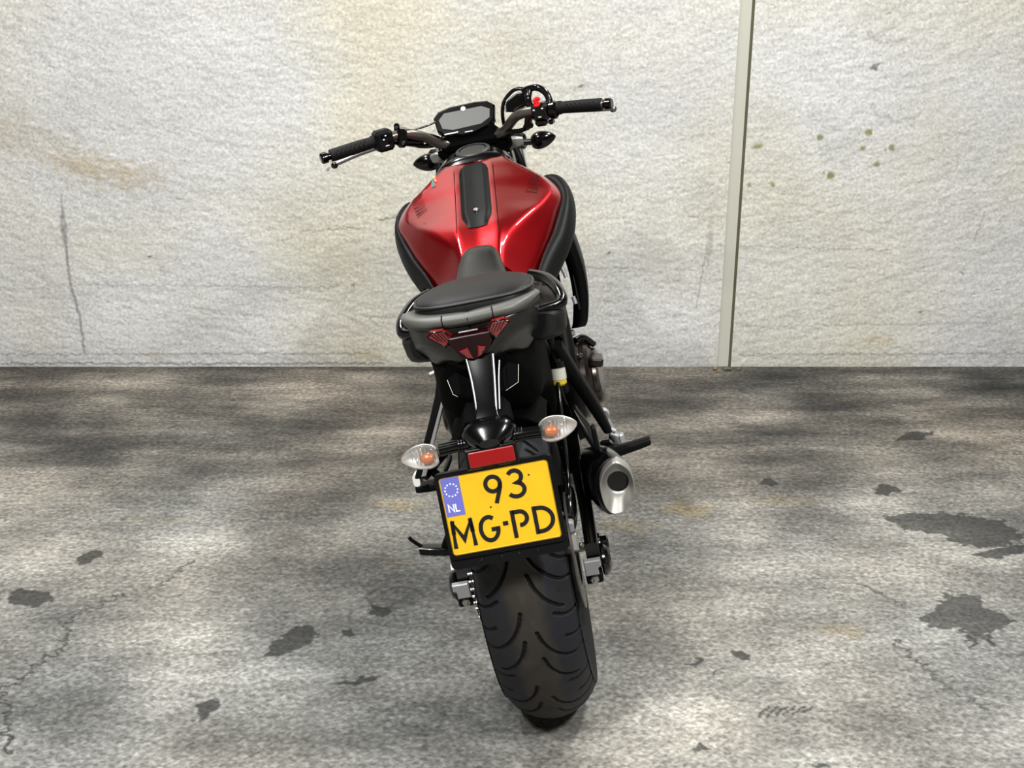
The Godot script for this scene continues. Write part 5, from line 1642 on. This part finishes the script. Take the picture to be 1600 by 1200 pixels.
func exhaust():
	var p := group_part("exhaust", bike, "short low exhaust with a brushed end cap on the right")
	var c := Vector3(0.203, 0.424, -0.005)
	var b := MB.new()
	b.loft([six(c + Vector3(-0.006, -0.003, -0.010), 1.10), six(c + Vector3(-0.014, -0.008, -0.05), 1.22), six(c + Vector3(-0.025, -0.04, -0.16), 1.22), six(c + Vector3(-0.05, -0.09, -0.30), 1.15), six(c + Vector3(-0.09, -0.13, -0.42), 0.9)], 4)
	add("silencer_body", b, M.black_gloss, p)
	b = MB.new()
	var ring := func(z: float, k: float, mixr: float) -> PackedVector3Array:
		var s := six(c + Vector3(0, 0, z), k)
		var o := PackedVector3Array()
		var hc := c + Vector3(0.003, 0.004, z)
		for q in s:
			var d := (q - hc); d.z = 0
			o.append(q.lerp(hc + d.normalized() * 0.0215, mixr))
		return o
	b.loft([ring.call(-0.020, 1.0, 0.0), ring.call(0.004, 1.02, 0.0), ring.call(0.012, 1.0, 0.0), ring.call(0.014, 0.965, 0.0), ring.call(0.011, 0.93, 0.06), ring.call(-0.002, 0.9, 0.62), ring.call(-0.006, 0.9, 0.95), ring.call(-0.010, 0.9, 1.0)], 2, true, false)
	add("end_cap", b, M.brushed, p, "brushed metal end cap, dished towards the outlet")
	b = MB.new()
	b.loft([ring.call(-0.008, 0.9, 1.0), ring.call(-0.06, 0.9, 1.0)], 1, true, false)
	b.cap(ring.call(-0.06, 0.9, 1.0), Vector3.BACK)
	add("outlet", b, M.hole, p)
	b = MB.new()
	b.tube([Vector3(0.10, 0.30, -0.42), Vector3(0.02, 0.22, -0.55), Vector3(0.0, 0.18, -0.75), Vector3(0.05, 0.28, -0.92), Vector3(0.06, 0.5, -0.93)], 0.022, 5, 12)
	add("header_pipe", b, M.engine, p)
	b = MB.new()
	b.box(Vector3(0.010, 0.05, 0.03), 0.003, Transform3D(Basis.IDENTITY, Vector3(0.176, 0.50, -0.09)))
	add("hanger_tab", b, M.black_satin, p)

# ---- footrests, heel guards, side stand
func footrests():
	# passenger brackets: on the left a tube with a pale flat face, on the right a dark plate
	var p := group_part("passenger_bracket", bike)
	var b := MB.new()
	b.loft([bar4(Vector3(-0.122, 0.655, -0.27), 0.014, 0.016), bar4(Vector3(-0.134, 0.60, -0.25), 0.013, 0.015), bar4(Vector3(-0.214, 0.435, -0.22), 0.012, 0.014)], 3, true, true)
	add("stay", b, M.black_satin, p)
	b = MB.new()
	b.loft([bar4(Vector3(-0.128, 0.596, -0.234), 0.0035, 0.002), bar4(Vector3(-0.204, 0.440, -0.204), 0.0055, 0.002)], 3, true, true)
	add("stay_face", b, M.alu_plate, p, "pale inner face of the left stay")
	b = MB.new()
	b.box(Vector3(0.052, 0.05, 0.04), 0.008, Transform3D(Basis(Vector3.FORWARD, -0.2), Vector3(-0.112, 0.66, -0.27)))
	add("stay_mount", b, M.black_matte, p)
	b = MB.new()
	b.tube([Vector3(-0.137, 0.645, -0.27), Vector3(-0.150, 0.642, -0.27)], 0.005, 1, 8)
	add("mount_bolt", b, M.alu, p)
	b = MB.new()
	b.tube([Vector3(-0.205, 0.43, -0.22), Vector3(-0.10, 0.50, -0.36), Vector3(-0.125, 0.60, -0.42)], 0.009, 4, 8)
	add("lower_stay", b, M.black_satin, p)
	p = group_part("passenger_bracket", bike)
	b = MB.new()
	var ax := Transform3D(Basis(Vector3(0, 0, -1), Vector3(0, 1, 0), Vector3(1, 0, 0)), Vector3(0.0, 0, 0))
	b.loft([bar4(Vector3(0.128, 0.655, -0.27), 0.014, 0.03), bar4(Vector3(0.148, 0.59, -0.28), 0.015, 0.030), bar4(Vector3(0.180, 0.50, -0.30), 0.013, 0.03), bar4(Vector3(0.202, 0.43, -0.30), 0.009, 0.022)], 3, true, true)
	add("stay", b, M.soot, p)
	b = MB.new()
	b.loft([bar4(Vector3(0.140, 0.512, -0.26), 0.004, 0.022), bar4(Vector3(0.160, 0.455, -0.25), 0.010, 0.030), bar4(Vector3(0.176, 0.40, -0.25), 0.007, 0.030), bar4(Vector3(0.178, 0.35, -0.25), 0.004, 0.018)], 3, true, true)
	add("heel_plate", b, M.tail_grey, p, "dark grey heel plate")
	for s in [-1.0, 1.0]:
		# rider peg with hinge
		p = group_part("rider_footpeg", bike)
		var y := 0.362
		b = MB.new()
		if s > 0: b.loft([bar4x(Vector3(0.196, 0.342, -0.38), 0.012, 0.014), bar4x(Vector3(0.250, 0.349, -0.38), 0.010, 0.015), bar4x(Vector3(0.286, 0.355, -0.38), 0.009, 0.014), bar4x(Vector3(0.292, 0.356, -0.38), 0.0075, 0.012)], 2, true, true)
		else: b.loft([bar4x(Vector3(-0.190, 0.352, -0.36), 0.011, 0.016), bar4x(Vector3(-0.225, 0.352, -0.36), 0.011, 0.016), bar4x(Vector3(-0.252, 0.352, -0.36), 0.009, 0.014)], 2, true, true)
		add("peg", b, M.black_satin, p)
		b = MB.new()
		b.box(Vector3(0.03, 0.026, 0.03), 0.006, Transform3D(Basis.IDENTITY, Vector3(0.192 * s, 0.362, -0.375)))
		add("peg_hinge", b, M.black_gloss, p)
		b = MB.new()
		if s > 0:
			b.tube([Vector3(0.178, 0.355, -0.355), Vector3(0.196, 0.356, -0.355)], 0.004, 1, 8)
			b.tube([Vector3(0.182, 0.328, -0.34), Vector3(0.204, 0.330, -0.34)], 0.0042, 1, 8)
		else: b.tube([Vector3(-0.17, 0.36, -0.36), Vector3(-0.19, 0.36, -0.36)], 0.004, 1, 8)
		add("peg_pin", b, M.chrome, p)
	# right brake-side fittings in bright metal
	p = group_part("brake_pedal_bracket", bike, "bright cast bracket beside the right footpeg")
	b = MB.new()
	b.loft([oval(Vector3(0.199, 0.452, -0.33), 0.012, 0.014, 14), oval(Vector3(0.200, 0.452, -0.345), 0.013, 0.015, 14), oval(Vector3(0.200, 0.45, -0.36), 0.010, 0.012, 14)], 3)
	add("bracket_boss", b, M.alu, p)
	b = MB.new()
	b.loft([bar4(Vector3(0.202, 0.443, -0.345), 0.007, 0.008), bar4(Vector3(0.208, 0.415, -0.345), 0.009, 0.008), bar4(Vector3(0.218, 0.392, -0.345), 0.010, 0.008)], 3, true, true)
	add("bracket_arm", b, M.alu, p)
	b = MB.new()
	b.box(Vector3(0.013, 0.022, 0.02), 0.003, Transform3D(Basis(Vector3.FORWARD, -0.1), Vector3(0.229, 0.388, -0.345)))
	b.box(Vector3(0.022, 0.007, 0.014), 0.002, Transform3D(Basis(Vector3.FORWARD, 0.6), Vector3(0.214, 0.405, -0.330)))
	b.box(Vector3(0.022, 0.007, 0.014), 0.002, Transform3D(Basis(Vector3.FORWARD, 0.6), Vector3(0.211, 0.418, -0.330)))
	add("bracket_block", b, M.alu, p)
	b = MB.new()
	b.tube([Vector3(0.196, 0.36, -0.39), Vector3(0.215, 0.33, -0.45), Vector3(0.205, 0.30, -0.58), Vector3(0.210, 0.30, -0.60)], 0.007, 4, 8)
	add("brake_pedal", b, M.black_satin, p)
	# left shift lever boot, white and black, under the left indicator
	p = group_part("shift_linkage", bike)
	b = MB.new()
	b.loft([oval(Vector3(-0.234, 0.404, -0.275), 0.008, 0.015, 12, 0.7), oval(Vector3(-0.233, 0.396, -0.31), 0.009, 0.017, 12, 0.7), oval(Vector3(-0.232, 0.396, -0.325), 0.008, 0.014, 12, 0.7)], 3)
	add("linkage_joint", b, M.white, p, "bright joint beside the left footpeg")
	b = MB.new()
	b.tube([Vector3(-0.226, 0.405, -0.34), Vector3(-0.205, 0.39, -0.35), Vector3(-0.195, 0.362, -0.37)], 0.010, 4, 8)
	b.tube([Vector3(-0.19, 0.36, -0.38), Vector3(-0.185, 0.34, -0.55), Vector3(-0.22, 0.335, -0.58)], 0.006, 4, 8)
	add("shift_lever", b, M.black_satin, p)
	# side stand on the floor
	p = group_part("side_stand", bike, "black side stand propped on the floor")
	b = MB.new()
	b.tube([Vector3(-0.13, 0.30, -0.56), Vector3(-0.20, 0.17, -0.62), Vector3(-0.264, 0.052, -0.68)], 0.012, 4, 10)
	add("stand_leg", b, M.black_satin, p)
	b = MB.new()
	b.loft([bar4x(Vector3(-0.25, 0.038, -0.68), 0.010, 0.018), bar4x(Vector3(-0.29, 0.047, -0.68), 0.011, 0.020), bar4x(Vector3(-0.332, 0.055, -0.68), 0.010, 0.016)], 2, true, true)
	add("stand_foot", b, M.black_gloss, p)
	b = MB.new()
	b.tube([Vector3(-0.324, 0.060, -0.68), Vector3(-0.346, 0.083, -0.68), Vector3(-0.351, 0.093, -0.68)], 0.0048, 3, 8)
	add("stand_tang", b, M.black_satin, p)

func bar4(at: Vector3, hx: float, hz: float) -> PackedVector3Array:
	var o := PackedVector3Array()
	for e in [[-1, -0.6], [-0.6, -1], [0.6, -1], [1, -0.6], [1, 0.6], [0.6, 1], [-0.6, 1], [-1, 0.6]]: o.append(at + Vector3(hx * e[0], 0, hz * e[1]))
	return o

func bar4x(at: Vector3, hy: float, hz: float) -> PackedVector3Array:
	var o := PackedVector3Array()
	for e in [[-1, -0.6], [-0.6, -1], [0.6, -1], [1, -0.6], [1, 0.6], [0.6, 1], [-0.6, 1], [-1, 0.6]]: o.append(at + Vector3(0, hy * e[0], hz * e[1]))
	return o

# ---- handlebar
func handlebar():
	var p := group_part("handlebar", bike, "grey tubular handlebar with black controls")
	var b := MB.new()
	var pr := [Vector3(0.0, 1.015, -0.965), Vector3(0.05, 1.015, -0.960), Vector3(0.082, 1.020, -0.945), Vector3(0.104, 1.042, -0.915), Vector3(0.125, 1.060, -0.885), Vector3(0.16, 1.066, -0.865), Vector3(0.23, 1.064, -0.84), Vector3(0.334, 1.057, -0.802)]
	var all := []
	for i in range(pr.size() - 1, 0, -1): all.append(Vector3(-pr[i].x, pr[i].y + (0.008 if i > 4 else 0.0), pr[i].z))
	all.append_array(pr)
	b.tube(all, 0.0125, 6, 16)
	add("bar_tube", b, M.bar, p, "titanium grey bar tube")
	for s in [-1.0, 1.0]:
		var dy := 0.008 if s < 0 else 0.0
		var a := Vector3(0.225 * s, 1.065 + dy, -0.842); var e := Vector3(0.335 * s, 1.058 + dy, -0.801)
		if s > 0: e = Vector3(0.330, 1.058, -0.803)
		b = MB.new()
		b.tube([a, a.lerp(e, 0.08), a.lerp(e, 0.12), a.lerp(e, 0.5), a.lerp(e, 0.95), e], [0.0165, 0.0165, 0.0145, 0.0155, 0.0155, 0.0145], 3, 20)
		add("grip", b, M.grip, p)
		# raised grip pattern
		b = MB.new()
		var d := (e - a)
		for k in 7:
			var f := 0.2 + 0.1 * k
			var c := a + d * f
			b.tube([c + Vector3(0, 0.010, 0.012), c + d * 0.06 + Vector3(0, 0.003, 0.0158), c + d * 0.02 + Vector3(0, -0.006, 0.0145)], 0.0013, 3, 5)
		add("grip_rib", b, M.black_satin, p)
		b = MB.new()
		b.lathe([Vector2(0, 0.026), Vector2(0.011, 0.026), Vector2(0.014, 0.022), Vector2(0.014, 0.010), Vector2(0.0095, 0.007), Vector2(0.0095, 0.0)], axis_y(e, d), 20)
		add("bar_end", b, M.black_gloss, p)
		# lever
		b = MB.new()
		if s < 0: b.tube([Vector3(-0.165, 1.062, -0.905), Vector3(-0.215, 1.052, -0.895), Vector3(-0.28, 1.045, -0.872), Vector3(-0.335, 1.036, -0.850)], [0.008, 0.006, 0.005, 0.005], 4, 8)
		else: b.tube([Vector3(0.185, 1.062, -0.905), Vector3(0.23, 1.050, -0.892), Vector3(0.29, 1.042, -0.868), Vector3(0.352, 1.038, -0.835)], [0.008, 0.006, 0.005, 0.005], 4, 8)
		add("lever", b, M.alu, p, "silver hand lever")
		b = MB.new()
		var tip := Vector3(-0.339, 1.0345, -0.848) if s < 0 else Vector3(0.356, 1.0375, -0.833)
		b.loft([oval_x(tip + Vector3(-0.008, 0, 0), 0.004), oval_x(tip + Vector3(-0.004, 0, 0), 0.008), oval_x(tip + Vector3(0.004, 0, 0), 0.008), oval_x(tip + Vector3(0.008, 0, 0), 0.004)], 2)
		add("lever_ball", b, M.steel if s > 0 else M.engine, p)
	# left switch cluster
	var g := group_part("left_switchgear", bike, "black switch cluster on the left bar")
	var xf := Transform3D(Basis(Vector3(0.93, 0.02, -0.36).normalized(), Vector3(0, 1, 0), Vector3(0.36, 0, 0.93).normalized()), Vector3(-0.207, 1.072, -0.842))
	b = MB.new()
	b.box(Vector3(0.044, 0.052, 0.046), 0.007, xf)
	add("switch_housing", b, M.black_satin, g)
	b = MB.new()
	b.box(Vector3(0.012, 0.008, 0.008), 0.002, xf * Transform3D(Basis.IDENTITY, Vector3(-0.004, 0.013, 0.024)))
	b.box(Vector3(0.009, 0.007, 0.010), 0.002, xf * Transform3D(Basis.IDENTITY, Vector3(0.008, 0.013, 0.024)))
	b.lathe([Vector2(0, 0.006), Vector2(0.004, 0.006), Vector2(0.005, 0)], axis_y(xf * Vector3(0.010, -0.004, 0.023), xf.basis.z), 12)
	add("switch_button", b, M.dark, g)
	b = MB.new()
	b.box(Vector3(0.009, 0.002, 0.001), 0.0, xf * Transform3D(Basis.IDENTITY, Vector3(0.002, -0.012, 0.0235)))
	b.box(Vector3(0.004, 0.003, 0.001), 0.0, xf * Transform3D(Basis.IDENTITY, Vector3(-0.004, 0.004, 0.0235)))
	b.box(Vector3(0.004, 0.002, 0.001), 0.0, xf * Transform3D(Basis.IDENTITY, Vector3(0.001, 0.013, 0.0285)))
	add("switch_mark", b, M.white, g, "small white switch marks")
	# clutch perch
	g = group_part("clutch_perch", bike)
	b = MB.new()
	b.box(Vector3(0.024, 0.046, 0.044), 0.006, Transform3D(Basis(Vector3.FORWARD, 0.25), Vector3(-0.162, 1.066, -0.866)))
	b.box(Vector3(0.014, 0.022, 0.016), 0.004, Transform3D(Basis(Vector3.FORWARD, 0.15), Vector3(-0.170, 1.092, -0.866)))
	b.tube([Vector3(-0.166, 1.055, -0.875), Vector3(-0.14, 1.045, -0.89), Vector3(-0.12, 1.040, -0.90)], 0.011, 3, 10)
	add("perch_body", b, M.black_gloss, g)
	b = MB.new()
	bolt(b, Vector3(-0.160, 1.056, -0.843), Vector3(0, 0.2, 1), 0.005, 0.004)
	bolt(b, Vector3(-0.170, 1.094, -0.857), Vector3(0, 0.2, 1), 0.003, 0.003)
	add("perch_bolt", b, M.chrome, g)
	# right controls
	g = group_part("right_switchgear", bike, "black throttle and switch housing with a red stop switch")
	xf = Transform3D(Basis(Vector3(0.94, -0.02, 0.33).normalized(), Vector3(0, 1, 0), Vector3(-0.33, 0, 0.94).normalized()), Vector3(0.186, 1.063, -0.855))
	b = MB.new()
	b.box(Vector3(0.044, 0.046, 0.044), 0.008, xf)
	b.lathe([Vector2(0.014, -0.008), Vector2(0.021, -0.007), Vector2(0.022, 0.006), Vector2(0.016, 0.010)], axis_y(xf * Vector3(0.030, -0.001, 0), xf.basis.x), 20)
	b.box(Vector3(0.03, 0.018, 0.03), 0.005, xf * Transform3D(Basis.IDENTITY, Vector3(-0.004, -0.026, 0.0)))
	b.box(Vector3(0.012, 0.012, 0.02), 0.003, xf * Transform3D(Basis.IDENTITY, Vector3(0.020, -0.028, 0.0)))
	add("switch_housing", b, M.black_gloss, g)
	b = MB.new()
	b.box(Vector3(0.011, 0.022, 0.010), 0.003, Transform3D(Basis(Vector3.FORWARD, -0.5), Vector3(0.177, 1.089, -0.835)))
	b.box(Vector3(0.014, 0.009, 0.010), 0.003, Transform3D(Basis(Vector3.FORWARD, 0.3), Vector3(0.181, 1.097, -0.835)))
	b.box(Vector3(0.012, 0.008, 0.010), 0.003, Transform3D(Basis.IDENTITY, Vector3(0.175, 1.082, -0.832)))
	add("stop_switch", b, M.red_plastic, g, "bright red engine stop switch")
	b = MB.new()
	b.box(Vector3(0.005, 0.003, 0.001), 0.0, xf * Transform3D(Basis.IDENTITY, Vector3(-0.012, 0.008, 0.0225)))
	b.box(Vector3(0.005, 0.003, 0.001), 0.0, xf * Transform3D(Basis.IDENTITY, Vector3(0.010, 0.010, 0.0225)))
	b.box(Vector3(0.008, 0.002, 0.001), 0.0, xf * Transform3D(Basis.IDENTITY, Vector3(0.000, -0.010, 0.0225)))
	add("switch_mark", b, M.white, g)
	# front brake master cylinder: angular black box, with a silver rim
	g = group_part("brake_master_cylinder", bike, "angular black brake fluid box by the right bar")
	var pg := V2([0.092, 1.062, 0.096, 1.086, 0.106, 1.104, 0.132, 1.126, 0.148, 1.120, 0.160, 1.112, 0.158, 1.078, 0.112, 1.062, 0.100, 1.045])
	pg = V2([0.098, 1.070, 0.098, 1.084, 0.104, 1.094, 0.132, 1.108, 0.152, 1.108, 0.156, 1.076, 0.118, 1.066])
	b = MB.new()
	b.prism(pg, -0.945, -0.905, 0.004)
	add("fluid_box", b, M.black_gloss, g)
	b = MB.new()
	b.tube([Vector3(0.104, 1.096, -0.908), Vector3(0.120, 1.107, -0.908), Vector3(0.134, 1.112, -0.908)], 0.0022, 3, 6)
	b.tube([Vector3(0.097, 1.070, -0.908), Vector3(0.099, 1.086, -0.908)], 0.0022, 1, 6)
	add("box_edge", b, M.alu, g, "bright edge of the fluid box")
	b = MB.new()
	b.tube([Vector3(0.168, 1.062, -0.875), Vector3(0.152, 1.050, -0.880), Vector3(0.146, 1.034, -0.885)], 0.010, 3, 10)
	b.box(Vector3(0.026, 0.014, 0.02), 0.004, Transform3D(Basis(Vector3.FORWARD, -0.1), Vector3(0.146, 1.030, -0.885)))
	b.tube([Vector3(0.146, 1.026, -0.885), Vector3(0.12, 1.020, -0.90), Vector3(0.09, 1.020, -0.925)], 0.006, 4, 8)
	add("clamp", b, M.black_gloss, g)
	# hoses and cables
	g = group_part("control_cable", bike)
	for q in [[[Vector3(0.086, 1.02, -0.95), Vector3(0.087, 1.06, -0.93), Vector3(0.098, 1.095, -0.92), Vector3(0.128, 1.119, -0.91), Vector3(0.160, 1.116, -0.905), Vector3(0.19, 1.110, -0.90)], 0.0048], [[Vector3(0.148, 1.112, -0.90), Vector3(0.165, 1.117, -0.895), Vector3(0.186, 1.117, -0.88), Vector3(0.203, 1.103, -0.87), Vector3(0.209, 1.083, -0.86), Vector3(0.209, 1.066, -0.855)], 0.0085],
			[[Vector3(0.160, 1.075, -0.88), Vector3(0.158, 1.095, -0.88), Vector3(0.164, 1.112, -0.89)], 0.009], [[Vector3(-0.15, 1.052, -0.88), Vector3(-0.13, 1.032, -0.90), Vector3(-0.10, 1.026, -0.93), Vector3(-0.065, 1.035, -0.95), Vector3(-0.05, 1.04, -0.98)], 0.0055], [[Vector3(-0.19, 1.06, -0.86), Vector3(-0.14, 1.036, -0.90), Vector3(-0.11, 1.022, -0.93), Vector3(-0.05, 1.018, -0.96)], 0.005],
			[[Vector3(-0.16, 1.075, -0.88), Vector3(-0.11, 1.072, -0.93), Vector3(-0.07, 1.075, -0.97)], 0.0025], [[Vector3(-0.128, 1.064, -0.885), Vector3(-0.11, 1.05, -0.91), Vector3(-0.098, 1.042, -0.93), Vector3(-0.085, 1.03, -0.95)], 0.010]]:
		b = MB.new()
		b.tube(q[0], q[1], 6, 10)
		add("cable", b, M.black_gloss, g)
	# clamps and yoke at the middle
	g = group_part("bar_clamp", bike)
	b = MB.new()
	b.box(Vector3(0.15, 0.045, 0.06), 0.010, Transform3D(Basis(Vector3.RIGHT, -0.3), Vector3(-0.005, 1.012, -0.975)))
	b.box(Vector3(0.19, 0.030, 0.07), 0.008, Transform3D(Basis(Vector3.RIGHT, -0.3), Vector3(0.0, 0.985, -1.0)))
	add("clamp_block", b, M.dark, g)
	b = MB.new()
	b.lathe([Vector2(0, 0.014), Vector2(0.007, 0.014), Vector2(0.009, 0.011), Vector2(0.009, 0.0)], axis_y(Vector3(-0.088, 1.004, -0.96), Vector3(0, 1, 0.4)), 12)
	add("fork_cap", b, M.chrome, g, "bright fork cap left of the filler")
	b = MB.new()
	b.lathe([Vector2(0, 0.014), Vector2(0.007, 0.014), Vector2(0.009, 0.011), Vector2(0.009, 0.0)], axis_y(Vector3(0.088, 1.004, -0.96), Vector3(0, 1, 0.4)), 12)
	b.tube([Vector3(0.075, 1.008, -0.95), Vector3(0.112, 1.014, -0.95)], 0.007, 1, 10)
	add("fork_cap", b, M.black_satin, g)
	for s in [-1.0, 1.0]:
		b = MB.new()
		b.loft([bar4x(Vector3(0.085 * s, 0.972, -1.03), 0.016, 0.012), bar4x(Vector3(0.105 * s, 0.974, -1.03), 0.014, 0.010), bar4x(Vector3(0.122 * s, 0.972, -1.035), 0.010, 0.008)], 3, true, true)
		add("signal_bracket", b, M.brushed, g, "grey metal bracket of the front indicator")
		b = MB.new()
		b.tube([Vector3(0.10 * s, 0.962, -1.01), Vector3(0.108 * s, 0.93, -1.0), Vector3(0.112 * s, 0.90, -1.0)], 0.008, 3, 8)
		add("bracket_leg", b, M.black_satin, g)
		b = MB.new()
		b.tube([Vector3(0.112 * s, 0.970, -1.034), Vector3(0.128 * s + 0.018, 0.963, -1.045)], 0.0085, 1, 12)
		add("signal_stalk", b, M.black_gloss, g)
		signal_lamp("front_turn_signal", Vector3(0.124 * s + 0.018, 0.963, -1.045), s, -1.0, false)

# ---- instrument
func dashboard():
	var p := group_part("instrument_panel", bike, "black angular instrument panel with a grey display")
	var zn := Vector3(0.0, 0.42, 0.90).normalized()
	var xf := Transform3D(Basis(Vector3.RIGHT, zn.cross(Vector3.RIGHT), zn), Vector3(-0.008, 1.064, -0.955))
	var b := MB.new()
	var outl := V2([-0.078, 0.020, -0.064, 0.034, -0.034, 0.041, 0.030, 0.042, 0.062, 0.038, 0.080, 0.024, 0.074, -0.010, 0.056, -0.026, 0.016, -0.038, -0.016, -0.038, -0.056, -0.028, -0.074, -0.016])
	b.prism(outl, -0.030, 0.004, 0.004, xf)
	add("panel_case", b, M.black_gloss, p)
	b = MB.new()
	b.prism(V2([-0.066, 0.012, -0.050, 0.027, 0.046, 0.027, 0.066, 0.016, 0.062, -0.006, 0.038, -0.018, -0.034, -0.020, -0.060, -0.012]), 0.0030, 0.0046, 0.0008, xf, false)
	add("display", b, M.screen, p, "grey unlit display")
	b = MB.new()
	b.lathe([Vector2(0, 0.002), Vector2(0.0055, 0.002), Vector2(0.007, 0.0)], axis_y(xf * Vector3(0.0, 0.0285, 0.0042), zn), 18)
	add("emblem", b, M.alu, p, "small round silver emblem above the display")
	b = MB.new()
	b.box(Vector3(0.035, 0.003, 0.001), 0.0, xf * Transform3D(Basis.IDENTITY, Vector3(-0.040, -0.027, 0.0042)))
	b.box(Vector3(0.02, 0.002, 0.001), 0.0, xf * Transform3D(Basis.IDENTITY, Vector3(0.004, -0.031, 0.0042)))
	add("panel_glint_strip", b, M.brushed, p, "narrow grey strip under the display")
	b = MB.new()
	b.loft([PackedVector3Array([xf * Vector3(-0.066, -0.02, -0.03), xf * Vector3(0.07, -0.02, -0.03), xf * Vector3(0.07, -0.02, 0.0), xf * Vector3(-0.066, -0.02, 0.0)]), PackedVector3Array([Vector3(-0.068, 1.005, -0.99), Vector3(0.066, 1.005, -0.99), Vector3(0.066, 1.010, -0.945), Vector3(-0.068, 1.010, -0.945)])], 2, true, true)
	add("panel_stay", b, M.dark, p)
